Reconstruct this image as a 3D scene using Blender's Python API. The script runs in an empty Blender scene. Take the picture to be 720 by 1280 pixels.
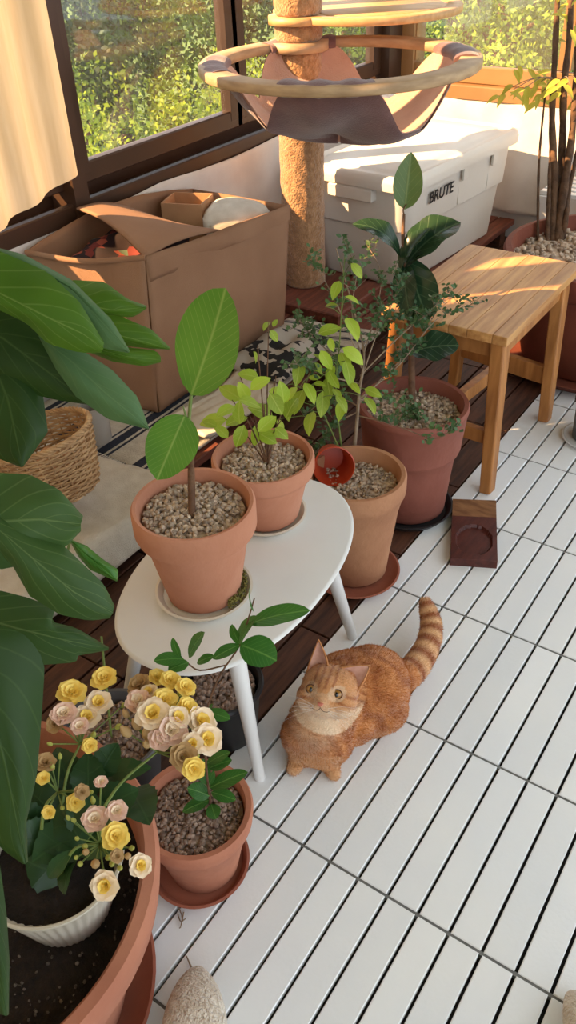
import bpy, math, random
from mathutils import Vector as V, Matrix, noise
random.seed(7)
PI = math.pi
COL = bpy.context.scene.collection

# ---------------------------------------------------------------- camera geometry (measured from the floor tiles)
RX = V((0.8264921558862142, 0.5617023751247564, -0.037432045599531616))
RY = V((0.31784387908138164, -0.520490198753249, -0.7925056602529333))
RZ = V((-0.4646353245177273, 0.6431021651192063, -0.6087147282835331))
CAM = V((0.4713, -0.5810, 1.2107)); FPX = 1039.0
def ray(x, y): return RX*((x-360)/FPX) + RY*((y-640)/FPX) + RZ
def at(x, y, z=0.0):
    d = ray(x, y); return CAM + d*((z-CAM.z)/d.z)
def atd(x, y, dep): return CAM + ray(x, y)*dep
def depth(p): return (V(p)-CAM).dot(RZ)

# ---------------------------------------------------------------- materials
def lin(c):
    return tuple(((v/255)/12.92 if v/255 <= 0.04045 else ((v/255+0.055)/1.055)**2.4) for v in c) + (1.0,)
MATS = {}
def mat(name, c1, c2=None, rough=0.6, scale=20.0, bump=0.0, bscale=None, metal=0.0, spec=0.4, trans=0.0, island=0.0, detail=4.0, stretch=None, sheen=0.0):
    """procedural material: colour varies between c1 and c2 with noise, optional bump and per-piece variation"""
    m = bpy.data.materials.new(name); m.use_nodes = True; MATS[name] = m
    nt = m.node_tree; N = nt.nodes; L = nt.links; b = N['Principled BSDF']; out = N['Material Output']
    tc = N.new('ShaderNodeTexCoord'); src = tc.outputs['Object']
    if stretch:
        mp = N.new('ShaderNodeMapping'); mp.inputs['Scale'].default_value = stretch; L.new(src, mp.inputs[0]); src = mp.outputs[0]
    c2 = c2 or c1
    nz = N.new('ShaderNodeTexNoise'); nz.inputs['Scale'].default_value = scale; nz.inputs['Detail'].default_value = detail
    L.new(src, nz.inputs['Vector'])
    cr = N.new('ShaderNodeValToRGB'); cr.color_ramp.elements[0].position = 0.33; cr.color_ramp.elements[1].position = 0.67
    cr.color_ramp.elements[0].color = lin(c1); cr.color_ramp.elements[1].color = lin(c2)
    L.new(nz.outputs[0], cr.inputs[0]); col = cr.outputs[0]
    if island:
        g = N.new('ShaderNodeNewGeometry'); mr = N.new('ShaderNodeMapRange')
        mr.inputs['To Min'].default_value = 1-island; mr.inputs['To Max'].default_value = 1+island*0.6
        L.new(g.outputs['Random Per Island'], mr.inputs[0])
        mx = N.new('ShaderNodeMix'); mx.data_type = 'RGBA'; mx.blend_type = 'MULTIPLY'; mx.inputs[0].default_value = 1
        L.new(col, mx.inputs[6]); L.new(mr.outputs[0], mx.inputs[7]); col = mx.outputs[2]
    L.new(col, b.inputs['Base Color'])
    b.inputs['Roughness'].default_value = rough; b.inputs['Metallic'].default_value = metal
    b.inputs['Specular IOR Level'].default_value = spec
    if sheen: b.inputs['Sheen Weight'].default_value = sheen
    if bump:
        n2 = N.new('ShaderNodeTexNoise'); n2.inputs['Scale'].default_value = bscale or scale*3; n2.inputs['Detail'].default_value = 3
        L.new(src, n2.inputs['Vector'])
        bp = N.new('ShaderNodeBump'); bp.inputs['Strength'].default_value = bump; bp.inputs['Distance'].default_value = 0.01
        L.new(n2.outputs[0], bp.inputs['Height']); L.new(bp.outputs[0], b.inputs['Normal'])
    if trans:
        t = N.new('ShaderNodeBsdfTranslucent'); L.new(col, t.inputs['Color'])
        ms = N.new('ShaderNodeMixShader'); ms.inputs[0].default_value = trans
        L.new(b.outputs[0], ms.inputs[1]); L.new(t.outputs[0], ms.inputs[2]); L.new(ms.outputs[0], out.inputs['Surface'])
    return m

def leafmat(name, c1, c2, vein, nv=7.0, rough=0.4, trans=0.3, vstr=0.8, scale=9.0, midw=0.035, slant=0.35, island=0.15):
    """leaf with a pale midrib and side veins drawn from its UV map (u along the leaf, v across)"""
    m = bpy.data.materials.new(name); m.use_nodes = True; MATS[name] = m
    nt = m.node_tree; N = nt.nodes; L = nt.links; b = N['Principled BSDF']; out = N['Material Output']
    def math_(op, a, bb=None, clamp=False):
        n = N.new('ShaderNodeMath'); n.operation = op; n.use_clamp = clamp
        for i, q in enumerate((a, bb)):
            if q is None: continue
            if isinstance(q, (int, float)): n.inputs[i].default_value = q
            else: L.new(q, n.inputs[i])
        return n.outputs[0]
    tc = N.new('ShaderNodeTexCoord'); sp = N.new('ShaderNodeSeparateXYZ'); L.new(tc.outputs['UV'], sp.inputs[0])
    u = sp.outputs[0]; v = math_('ABSOLUTE', math_('SUBTRACT', sp.outputs[1], 0.5))
    mid = math_('SUBTRACT', 1.0, math_('DIVIDE', v, midw), True)
    w = math_('SUBTRACT', u, math_('MULTIPLY', v, slant))
    fr = math_('ABSOLUTE', math_('SUBTRACT', math_('FRACT', math_('MULTIPLY', w, nv)), 0.5))
    side = math_('MULTIPLY', math_('SUBTRACT', 1.0, math_('DIVIDE', fr, 0.07), True), 0.55)
    mask = math_('MULTIPLY', math_('MAXIMUM', mid, side), vstr)
    nz = N.new('ShaderNodeTexNoise'); nz.inputs['Scale'].default_value = scale; L.new(tc.outputs['Object'], nz.inputs['Vector'])
    cr = N.new('ShaderNodeValToRGB'); cr.color_ramp.elements[0].position = .35; cr.color_ramp.elements[1].position = .65
    cr.color_ramp.elements[0].color = lin(c1); cr.color_ramp.elements[1].color = lin(c2); L.new(nz.outputs[0], cr.inputs[0])
    g = N.new('ShaderNodeNewGeometry'); mr = N.new('ShaderNodeMapRange'); mr.inputs['To Min'].default_value = 1-island; mr.inputs['To Max'].default_value = 1+island
    L.new(g.outputs['Random Per Island'], mr.inputs[0])
    mm = N.new('ShaderNodeMix'); mm.data_type = 'RGBA'; mm.blend_type = 'MULTIPLY'; mm.inputs[0].default_value = 1
    L.new(cr.outputs[0], mm.inputs[6]); L.new(mr.outputs[0], mm.inputs[7])
    mx = N.new('ShaderNodeMix'); mx.data_type = 'RGBA'; mx.inputs[7].default_value = lin(vein)
    L.new(mask, mx.inputs[0]); L.new(mm.outputs[2], mx.inputs[6])
    L.new(mx.outputs[2], b.inputs['Base Color']); b.inputs['Roughness'].default_value = rough; b.inputs['Specular IOR Level'].default_value = 0.35
    bp = N.new('ShaderNodeBump'); bp.inputs['Strength'].default_value = 0.25; bp.inputs['Distance'].default_value = 0.003
    L.new(mask, bp.inputs['Height']); L.new(bp.outputs[0], b.inputs['Normal'])
    t = N.new('ShaderNodeBsdfTranslucent'); L.new(mx.outputs[2], t.inputs['Color'])
    ms = N.new('ShaderNodeMixShader'); ms.inputs[0].default_value = trans
    L.new(b.outputs[0], ms.inputs[1]); L.new(t.outputs[0], ms.inputs[2]); L.new(ms.outputs[0], out.inputs['Surface'])
    return m

# ---------------------------------------------------------------- mesh building
class MB:
    def __init__(s): s.v = []; s.f = []; s.uv = {}; s.mi = []; s.cur = 0; s.sm = []; s.smooth = True
    def add(s, vs, fs, uvs=None, smooth=None):
        o = len(s.v); s.v += [tuple(p) for p in vs]
        if uvs:
            for i, q in enumerate(uvs): s.uv[o+i] = q
        for f in fs:
            s.f.append(tuple(i+o for i in f)); s.mi.append(s.cur); s.sm.append(s.smooth if smooth is None else smooth)
        return o
    def box(s, c, d, M=None, bev=0.0):
        x, y, z = d[0]/2, d[1]/2, d[2]/2; c = V(c)
        if bev:
            loops = []
            for zz, k in ((-z, bev), (-z+bev, 0), (z-bev, 0), (z, bev)):
                loops.append([V((a*(x-(k if 1 else 0)), b*(y-k), zz)) for a, b in ((-1,-1),(1,-1),(1,1),(-1,1))])
            vs = [p for l in loops for p in l]
            fs = [(3,2,1,0), (12,13,14,15)]
            for i in range(3):
                for j in range(4):
                    k = (j+1) % 4; fs.append((4*i+j, 4*i+k, 4*i+4+k, 4*i+4+j))
        else:
            vs = [V((a*x, b*y, q*z)) for q in (-1, 1) for a, b in ((-1,-1),(1,-1),(1,1),(-1,1))]
            fs = [(3,2,1,0),(4,5,6,7),(0,1,5,4),(1,2,6,5),(2,3,7,6),(3,0,4,7)]
        if M: vs = [M @ p for p in vs]
        s.add([c+p for p in vs], fs, smooth=False)
    def beam(s, a, b, w, h, up=V((0,0,1)), w2=None, h2=None, bev=0.0):
        a = V(a); b = V(b); d = (b-a).normalized(); sd = d.cross(up).normalized(); u = sd.cross(d)
        w2 = w2 or w; h2 = h2 or h
        vs = [a+sd*(i*w/2)+u*(j*h/2) for i, j in ((-1,-1),(1,-1),(1,1),(-1,1))] + [b+sd*(i*w2/2)+u*(j*h2/2) for i, j in ((-1,-1),(1,-1),(1,1),(-1,1))]
        s.add(vs, [(3,2,1,0),(4,5,6,7),(0,1,5,4),(1,2,6,5),(2,3,7,6),(3,0,4,7)], smooth=False)
    def lathe(s, prof, c=(0,0,0), n=48, M=None, close=False, rmod=None):
        c = V(c); vs = []; fs = []
        for (r, z) in prof:
            for i in range(n):
                a = 2*PI*i/n; rr = r*(rmod(a, z) if rmod else 1)
                p = V((rr*math.cos(a), rr*math.sin(a), z)); vs.append(c + (M @ p if M else p))
        m = len(prof)
        for j in range(m-1 if not close else m):
            k = (j+1) % m
            for i in range(n):
                i2 = (i+1) % n; fs.append((j*n+i, j*n+i2, k*n+i2, k*n+i))
        if not close:
            if prof[0][0] > 1e-4: fs.append(tuple(reversed(range(n))))
            if prof[-1][0] > 1e-4: fs.append(tuple((m-1)*n+i for i in range(n)))
        s.add(vs, fs)
    def tube(s, pts, rad, n=8, cap=True):
        pts = [V(p) for p in pts]; m = len(pts)
        if not hasattr(rad, '__len__'): rad = [rad]*m
        vs = []; fs = []; ref = V((0.13, 0.27, 0.95))
        for i, p in enumerate(pts):
            t = (pts[min(i+1, m-1)] - pts[max(i-1, 0)]).normalized()
            a = t.cross(ref)
            if a.length < 0.1: a = t.cross(V((1,0,0)))
            a.normalize(); b = t.cross(a)
            if i and (a.dot(pa) < 0): a = -a; b = -b
            pa = a
            for k in range(n):
                q = 2*PI*k/n; vs.append(p + a*(rad[i]*math.cos(q)) + b*(rad[i]*math.sin(q)))
        for i in range(m-1):
            for k in range(n):
                k2 = (k+1) % n; fs.append((i*n+k, i*n+k2, (i+1)*n+k2, (i+1)*n+k))
        if cap: fs.append(tuple(range(n))); fs.append(tuple((m-1)*n+k for k in range(n)))
        s.add(vs, fs)
    def loft(s, loops, cap0=True, cap1=True, smooth=True):
        n = len(loops[0]); vs = [p for l in loops for p in l]; fs = []
        for j in range(len(loops)-1):
            for i in range(n):
                i2 = (i+1) % n; fs.append((j*n+i, j*n+i2, (j+1)*n+i2, (j+1)*n+i))
        if cap0: fs.append(tuple(reversed(range(n))))
        if cap1: fs.append(tuple((len(loops)-1)*n+i for i in range(n)))
        s.add(vs, fs, smooth=smooth)
    def grid(s, fn, nu, nv, uv=True):
        vs = []; us = []; fs = []
        for j in range(nv+1):
            for i in range(nu+1):
                vs.append(fn(i/nu, j/nv)); us.append((i/nu, j/nv))
        for j in range(nv):
            for i in range(nu):
                a = j*(nu+1)+i; fs.append((a, a+1, a+nu+2, a+nu+1))
        s.add(vs, fs, us if uv else None)
    def leaf(s, base, tip, width, nrm, bend=0.1, fold=0.15, prof=None, ns=10, nc=4, wav=0.0, asym=0.0):
        """leaf surface from base to tip; prof(u) gives the half width"""
        base = V(base); tip = V(tip); d = tip-base; Lg = d.length; d.normalize()
        nrm = V(nrm); nrm = (nrm - d*nrm.dot(d)); nrm.normalize(); sd = d.cross(nrm)
        prof = prof or PROF_OVATE; vs = []; us = []; fs = []; ph = random.random()*6
        for i in range(ns+1):
            u = i/ns; c = base + d*(Lg*u) + nrm*(bend*Lg*4*u*(1-u)); w = prof(u)*width/2
            for j in range(-nc, nc+1):
                v = j/nc
                p = c + sd*(w*v) + nrm*(fold*w*(abs(v)**1.3) + wav*w*math.sin(u*14+ph+(2 if v > 0 else 0))*abs(v)**2)
                vs.append(p); us.append((u, 0.5+v*0.5*max(prof(u), 0.05)))
        k = 2*nc+1
        for i in range(ns):
            for j in range(2*nc): a = i*k+j; fs.append((a, a+1, a+k+1, a+k))
        s.add(vs, fs, us)
    def stone(s, c, r, squash=0.7, jit=0.25):
        rot = Matrix.Rotation(random.random()*6.28, 3, V((random.random()-.5, random.random()-.5, random.random()-.5)).normalized())
        sc = V((1, 0.65+random.random()*0.35, squash)); c = V(c)
        s.add([c + rot @ V((p[0]*sc.x, p[1]*sc.y, p[2]*sc.z))*(r*(1+jit*(random.random()-.5))) for p in ICO_V], ICO_F)
    def build(s, name, m, parent=None, subsurf=0, solid=0.0, bevel=0.0):
        me = bpy.data.meshes.new(name); off = V((0,0,0))
        if parent: off = world_loc(parent)
        me.from_pydata([tuple(V(p)-off) for p in s.v], [], s.f); me.update()
        ms = m if isinstance(m, (list, tuple)) else [m]
        for q in ms: me.materials.append(q)
        me.polygons.foreach_set('material_index', s.mi); me.polygons.foreach_set('use_smooth', s.sm)
        if all(s.sm): me.set_sharp_from_angle(angle=math.radians(50))
        if s.uv:
            ul = me.uv_layers.new(name='UVMap')
            for l in me.loops: ul.data[l.index].uv = s.uv.get(l.vertex_index, (0,0))
        o = bpy.data.objects.new(name, me); COL.objects.link(o)
        if parent: o.parent = parent
        if solid:
            q = o.modifiers.new('thickness', 'SOLIDIFY'); q.thickness = solid; q.offset = 0
        if bevel:
            q = o.modifiers.new('bevel', 'BEVEL'); q.width = bevel; q.segments = 2; q.limit_method = 'ANGLE'
        if subsurf:
            q = o.modifiers.new('smooth', 'SUBSURF'); q.levels = subsurf; q.render_levels = subsurf
        return o
def world_loc(o):
    p = V(o.location)
    while o.parent: o = o.parent; p += V(o.location)
    return p
def ico():
    import bmesh
    b = bmesh.new(); bmesh.ops.create_icosphere(b, subdivisions=1, radius=1.0)
    b.verts.ensure_lookup_table()
    v = [tuple(x.co) for x in b.verts]; f = [tuple(x.index for x in q.verts) for q in b.faces]; b.free(); return v, f
ICO_V, ICO_F = ico()
PROF_OVATE = lambda u: max(0.0, math.sin(PI*min(1, u)**0.8))**0.75
PROF_ELL = lambda u: max(0.0, math.sin(PI*u))**0.6
PROF_LANCE = lambda u: max(0.0, math.sin(PI*u**0.65))**1.0
PROF_FIDDLE = lambda u: max(0.0, math.sin(PI*u**1.25))**0.6*(0.8+0.25*math.sin(u*7-3.6)) if u < 1 else 0.0
PROF_OBOV = lambda u: max(0.0, math.sin(PI*u**1.15))**0.62
def spline(pts, n=24):
    pts = [V(p) for p in pts]
    if len(pts) == 2: return [pts[0].lerp(pts[1], i/n) for i in range(n+1)]
    P = [2*pts[0]-pts[1]] + pts + [2*pts[-1]-pts[-2]]; out = []
    segs = len(pts)-1
    for i in range(n+1):
        t = i/n*segs; k = min(int(t), segs-1); t -= k; a, b, c, d = P[k:k+4]
        out.append(0.5*((2*b) + (c-a)*t + (2*a-5*b+4*c-d)*t*t + (3*b-a-3*c+d)*t**3))
    return out
def rrect(w, l, r, z, c=(0,0), rot=0.0, n=6):
    out = []
    for sx, sy, a0 in ((1,1,0),(-1,1,PI/2),(-1,-1,PI),(1,-1,1.5*PI)):
        for i in range(n+1):
            a = a0 + PI/2*i/n
            x = sx*(w/2-r)+r*math.cos(a); y = sy*(l/2-r)+r*math.sin(a)
            out.append(V((c[0]+x*math.cos(rot)-y*math.sin(rot), c[1]+x*math.sin(rot)+y*math.cos(rot), z)))
    return out

def thing(name, label, cat, loc=(0,0,0), group=None):
    o = bpy.data.objects.new(name, None); COL.objects.link(o); o.location = loc; o.empty_display_size = 0.05
    o['label'] = label; o['category'] = cat
    if group: o['group'] = group
    return o
def tag(o, label, cat, group=None, kind=None):
    o['label'] = label; o['category'] = cat
    if group: o['group'] = group
    if kind: o['kind'] = kind
    return o
def struct(o): o['kind'] = 'structure'; return o

# ---------------------------------------------------------------- material palette
terra = mat('terracotta', (180,118,90), (160,100,76), 0.8, 9, 0.15, 60)
terra_l = mat('terracotta_light', (190,132,104), (172,112,84), 0.8, 7, 0.15, 60)
terra_w = mat('terracotta_weathered', (180,130,94), (152,102,72), 0.85, 6, 0.2, 60)
terra_r = mat('terracotta_red', (142,84,68), (124,68,54), 0.75, 8, 0.15, 60)
terra_d = mat('terracotta_brown', (128,66,42), (106,50,34), 0.75, 6, 0.15, 60)
terra_s = mat('terracotta_saucer', (156,92,70), (136,76,58), 0.75, 8, 0.1, 60)
plast_r = mat('orange_red_plastic', (176,66,34), (160,54,28), 0.35, 8)
gravel_m = mat('gravel', (206,186,164), (160,134,112), 0.8, 130, 0.2, 300, island=0.5)
gravel_d = mat('gravel_dark', (170,146,128), (122,98,84), 0.7, 130, 0.2, 300, island=0.5)  # darker gravel tone for some of the pots
soil_m = mat('soil', (40,30,24), (24,18,15), 0.95, 60, 0.9, 90)
perl_m = mat('soil_grit', (120,112,104), (70,60,52), 0.9, 200, island=0.5)
white_paint = mat('white_paint', (222,220,216), (212,210,206), 0.45, 6)
ceramic = mat('cream_ceramic', (214,206,190), (196,186,166), 0.35, 9)
tile_m = mat('white_deck_slat', (230,232,234), (238,238,236), 0.55, 5, 0.06, 160, island=0.055)
joint_m = mat('grey_plastic_joint', (120,120,116), (96,96,94), 0.6, 30)
base_m = mat('dark_deck_base', (34,32,31), (22,21,20), 0.8, 20)
deck_m = mat('brown_deck_wood', (92,56,38), (56,32,22), 0.6, 6, 0.2, 40, stretch=(14,1.2,14), island=0.2)
deck_r = mat('red_deck_wood', (128,70,52), (92,50,38), 0.6, 6, 0.2, 40, stretch=(14,1.2,14), island=0.15)
stool_m = mat('acacia_wood', (212,160,100), (172,116,64), 0.45, 5, 0.1, 40, stretch=(12,1.0,12), island=0.16)
stool_leg = mat('stool_leg_wood', (180,122,66), (142,90,44), 0.45, 5, 0.1, 40, stretch=(10,10,1))
frame_m = mat('brown_aluminium', (70,50,37), (58,40,29), 0.4, 3, metal=0.2)
frame_b = mat('tan_window_frame', (150,112,72), (132,96,60), 0.45, 3)
dark_m = mat('dark_gap', (22,19,17), (14,12,11), 0.6)
wall_m = mat('wall_plaster', (206,200,194), (194,188,184), 0.85, 4, 0.1, 80)
linen_w = mat('white_sheet', (226,220,212), (214,206,198), 0.85, 10, 0.25, 400)
linen_c = mat('cream_linen', (222,212,196), (208,196,178), 0.9, 30, 0.5, 500)
curtain_m = mat('sheer_curtain', (214,192,160), (200,176,142), 0.9, 8, 0.3, 500, trans=0.26, stretch=(3,6,0.5))
canvas_m = mat('tan_canvas', (164,124,94), (150,110,82), 0.9, 6, 0.5, 700)
canvas_in = mat('canvas_inside', (140,98,70), (124,84,60), 0.9, 8, 0.3, 500)
card_m = mat('brown_cardboard', (186,140,100), (170,124,88), 0.8, 10, 0.1, 80)
bin_m = mat('white_bin_plastic', (222,216,204), (214,208,196), 0.42, 4, 0.05, 120)
black_ink = mat('black_print', (22,22,24), None, 0.5)
sisal_m = mat('tan_plush_post', (184,140,98), (150,108,68), 0.95, 60, 0.8, 160, sheen=0.4)
birch_m = mat('birch_plywood', (212,168,116), (192,146,94), 0.45, 4, 0.1, 40, stretch=(2,14,14))
greywood = mat('grey_ring_wood', (190,160,124), (160,130,98), 0.55, 5, 0.1, 40, stretch=(3,3,12))
mauve_m = mat('mauve_suede', (128,94,92), (108,76,76), 0.9, 14, 0.3, 300, trans=0.12, sheen=0.4)
peach_m = mat('peach_plush', (216,172,148), (198,150,128), 0.95, 14, 0.5, 260, trans=0.1, sheen=0.5)
wicker_m = mat('wicker', (206,168,122), (168,128,86), 0.7, 40, 0.2, 200, island=0.18)
blkplast = mat('black_plastic', (38,38,40), (28,28,30), 0.45, 8)
greyplast = mat('grey_plastic', (92,90,90), (74,72,72), 0.5, 8)
slipper_m = mat('fuzzy_beige', (236,222,202), (212,192,168), 0.98, 90, 1.0, 220, sheen=0.6)
stem_br = mat('brown_stem', (110,78,54), (84,56,38), 0.8, 60, 0.3)
stem_gr = mat('green_stem', (120,136,70), (94,112,52), 0.6, 30)
stem_gy = mat('grey_twig', (150,130,108), (118,98,78), 0.8, 60, 0.2)
bark_m = mat('bark', (104,76,54), (66,46,32), 0.9, 30, 0.6, 80)
pebble_m = mat('pale_pebble', (200,188,168), (176,160,138), 0.6, 30)
ficus_l = leafmat('rubber_leaf', (82,126,40), (106,148,52), (180,196,110), 11, 0.4, 0.28, 0.45, slant=0.9, midw=0.03)
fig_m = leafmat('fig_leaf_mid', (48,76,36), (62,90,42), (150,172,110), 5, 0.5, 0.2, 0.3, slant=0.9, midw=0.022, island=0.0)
fig_l = leafmat('fig_leaf_lit', (68,104,24), (86,124,34), (176,196,112), 5, 0.5, 0.3, 0.28, slant=0.9, midw=0.022, island=0.0)  # brighter green: light on and through these leaves is put into the colour
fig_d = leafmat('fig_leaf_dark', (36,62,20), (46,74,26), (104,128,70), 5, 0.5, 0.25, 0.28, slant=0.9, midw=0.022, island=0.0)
fig_b = leafmat('fig_leaf_pale_underside', (74,108,68), (88,120,76), (120,150,98), 5, 0.6, 0.25, 0.3, slant=0.9, midw=0.03, island=0.0)
fiddle_l = leafmat('fiddle_leaf', (30,52,38), (42,66,44), (92,118,84), 6, 0.22, 0.1, 0.7, slant=0.7, midw=0.03)
citrus_l = leafmat('citrus_leaf', (50,98,38), (68,118,46), (130,176,86), 8, 0.32, 0.25, 0.5, slant=0.8, midw=0.04)
lime_l = leafmat('lime_leaf', (148,176,48), (176,198,70), (206,216,110), 5, 0.45, 0.4, 0.5, slant=0.7, midw=0.05, island=0.3)
fid_t = leafmat('fiddle_leaf_young', (84,108,60), (104,124,70), (150,160,100), 6, 0.4, 0.2, 0.5, slant=.7)
tiny_l = leafmat('small_dark_leaf', (62,92,54), (88,116,70), (100,126,76), 4, 0.4, 0.2, 0.3)
yel_l = leafmat('yellow_leaf', (190,180,60), (206,198,84), (226,216,120), 5, 0.5, 0.35, 0.4)
kal_l = leafmat('kalanchoe_leaf', (34,62,34), (48,80,42), (70,102,58), 3, 0.35, 0.08, 0.3)
fl_y = mat('yellow_petal', (254,222,100), (255,232,140), 0.6, 120, trans=0.2)
fl_p = mat('peach_petal', (254,230,198), (255,240,216), 0.6, 120, trans=0.2)
fl_k = mat('pink_petal', (246,206,190), (250,224,204), 0.6, 120, trans=0.2)
fl_f = mat('faded_petal', (206,170,120), (180,144,96), 0.8, 120, trans=0.1)
fl_bud = mat('green_bud', (150,158,70), (176,170,84), 0.6, 80)

# ================================================================ THE SETTING
XW, YW = -1.256, 2.70
U = 0.05
def slats(mb, x0, x1, y0, y1, w, lng, z0, z1, gap, jgap, off=0.0):
    nx = round((x1-x0)/w)
    for i in range(nx):
        xa = x0+i*w+gap/2; xb = x0+(i+1)*w-gap/2
        k0 = math.floor((y0-off)/lng); k1 = math.ceil((y1-off)/lng)
        for k in range(k0, k1):
            ya = max(y0, off+k*lng+jgap/2); yb = min(y1, off+(k+1)*lng-jgap/2)
            if yb-ya < 0.01: continue
            dz = (random.random()-0.5)*0.0006
            mb.box(((xa+xb)/2, (ya+yb)/2, (z0+z1)/2+dz), (xb-xa, yb-ya, z1-z0), bev=0.0012)
m = MB(); slats(m, -0.15, 1.65, -1.2, YW, U, 0.30, -0.012, 0.0, 0.0050, 0.0042); fl = struct(m.build('floor', tile_m))
m = MB()
m.box((0.2, 0.7, -0.0215), (3.1, 4.2, 0.017)); struct(m.build('trim_1', base_m))
m = MB()
for k in range(-4, 10): m.box((0.75, k*0.3, -0.0065), (1.8, 0.006, 0.009))
struct(m.build('trim_2', joint_m))
m = MB(); slats(m, -1.2, -0.15, -1.2, YW, 0.07, 0.30, -0.014, -0.001, 0.005, 0.004, 0.1); struct(m.build('floor', deck_m))
# walls under and over the windows
def wallbox(name, x0, x1, y0, y1, z0, z1, mt=wall_m):
    q = MB(); q.box(((x0+x1)/2, (y0+y1)/2, (z0+z1)/2), (x1-x0, y1-y0, z1-z0)); return struct(q.build(name, mt))
wallbox('wall_left', XW-0.16, XW, -3.0, YW+0.16, -0.03, 0.50)
wallbox('wall_left', XW-0.16, XW, -3.0, YW+0.16, 2.15, 2.6)
wallbox('wall_back', XW, 1.8, YW, YW+0.16, -0.03, 0.50)
wallbox('wall_back', XW, 1.8, YW, YW+0.16, 2.15, 2.6)
wallbox('wall_front', XW-0.16, 1.8, -3.16, -3.0, -0.03, 2.6)  # unseen end wall, added to cut the light from behind the camera
q = MB(); q.box((0.1, -0.2, 2.64), (3.4, 6.2, 0.08)); struct(q.build('ceiling', wall_m))  # unseen ceiling, added so light comes mainly from the open side
# windows
glass = bpy.data.materials.new('window_glass'); glass.use_nodes = True
nt = glass.node_tree; nt.nodes.remove(nt.nodes['Principled BSDF'])
tr = nt.nodes.new('ShaderNodeBsdfTransparent'); gl = nt.nodes.new('ShaderNodeBsdfGlossy'); gl.inputs['Roughness'].default_value = 0.02
df = nt.nodes.new('ShaderNodeBsdfDiffuse'); df.inputs['Color'].default_value = lin((230,225,215))
m1 = nt.nodes.new('ShaderNodeMixShader'); m2 = nt.nodes.new('ShaderNodeMixShader'); m2.inputs[0].default_value = 0.05
m1.inputs[0].default_value = 0.035; nt.links.new(tr.outputs[0], m1.inputs[1]); nt.links.new(gl.outputs[0], m1.inputs[2])
nt.links.new(m1.outputs[0], m2.inputs[1]); nt.links.new(df.outputs[0], m2.inputs[2]); nt.links.new(m2.outputs[0], nt.nodes['Material Output'].inputs['Surface'])
def left_window(idx, y0, y1, fm=frame_m):
    root = bpy.data.objects.new('window_%d' % idx, None); COL.objects.link(root); root.location = (XW, (y0+y1)/2, 0.5); struct(root)
    q = MB()
    for zz in ((0.575, 0.627), (2.09, 2.15)): q.box((XW-0.045, (y0+y1)/2, sum(zz)/2), (0.035, y1-y0, zz[1]-zz[0]), bev=0.004)
    for yy in (y0+0.028, y1-0.028): q.box((XW-0.045, yy, 1.36), (0.037, 0.056, 1.53), bev=0.004)
    q.build('sash_frame', fm, root)
    q = MB(); q.box((XW-0.045, (y0+y1)/2, 1.36), (0.005, y1-y0-0.1, 1.46)); q.build('pane', glass, root)
left_window(1, 0.965, 1.70); left_window(2, 1.68, 2.60)
left_window(3, 0.318, 0.95); left_window(4, -1.0, 0.266); left_window(5, -2.9, -1.0)
q = MB()   # outer frame of the left window band: sill track, posts
q.box((XW-0.075, -0.15, 0.5125), (0.15, 5.5, 0.025)); q.box((XW-0.012, -0.15, 0.533), (0.024, 5.5, 0.024), bev=0.003)
q.box((XW-0.10, -0.15, 0.55), (0.02, 5.5, 0.05)); q.box((XW-0.03, -0.15, 2.14), (0.06, 5.5, 0.03))
for a, b in ((0.92, 0.97), (0.25, 0.335), (2.6, 2.7)): q.box((XW-0.035, (a+b)/2, 1.33), (0.09, b-a, 1.64), bev=0.003)  # middle post is unseen, set there to split the sun into stool stripes
struct(q.build('trim_3', frame_m))
def back_window(idx, x0, x1):
    root = bpy.data.objects.new('window_%d' % idx, None); COL.objects.link(root); root.location = ((x0+x1)/2, YW, 0.5); struct(root)
    q = MB()
    for zz in ((0.545, 0.605), (2.09, 2.15)): q.box(((x0+x1)/2, YW+0.035, sum(zz)/2), (x1-x0, 0.035, zz[1]-zz[0]), bev=0.004)
    for xx in (x0+0.012, x1-0.012): q.box((xx, YW+0.035, 1.36), (0.024, 0.036, 1.5), bev=0.003)
    q.build('sash_frame', frame_b, root)
    q = MB(); q.box(((x0+x1)/2, YW+0.035, 1.36), (x1-x0-0.04, 0.005, 1.5)); q.build('pane', glass, root)
back_window(6, XW+0.04, -0.60); back_window(7, -0.60, 0.6); back_window(8, 0.6, 1.8)
q = MB(); q.box((0.27, YW+0.05, 0.52), (3.05, 0.14, 0.05), bev=0.004); q.box((0.27, YW+0.05, 2.13), (3.05, 0.14, 0.04)); q.box((XW+0.03, YW+0.05, 1.33), (0.06, 0.10, 1.6), bev=0.004)
struct(q.build('trim_4', frame_b))

# low wooden platform along the left wall
PZ = 0.08
q = MB()
nb = 8
for i in range(nb):
    w = (1.256-0.70)/nb; x = XW+0.005+w*(i+0.5)
    q.box((x, 0.73, PZ-0.011), (w-0.006, 3.9, 0.022), bev=0.002)
pf = thing('low_platform', 'low reddish-brown slatted wood platform along the left wall', 'platform', (-0.95, 0.7, 0))
q.build('slat_top', deck_r, pf)
for y in (-1.1, -0.3, 0.5, 1.3, 2.1, 2.6): q = MB(); q.box((-0.975, y, 0.028), (0.53, 0.05, 0.056)); q.build('support_beam', deck_m, pf)

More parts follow.
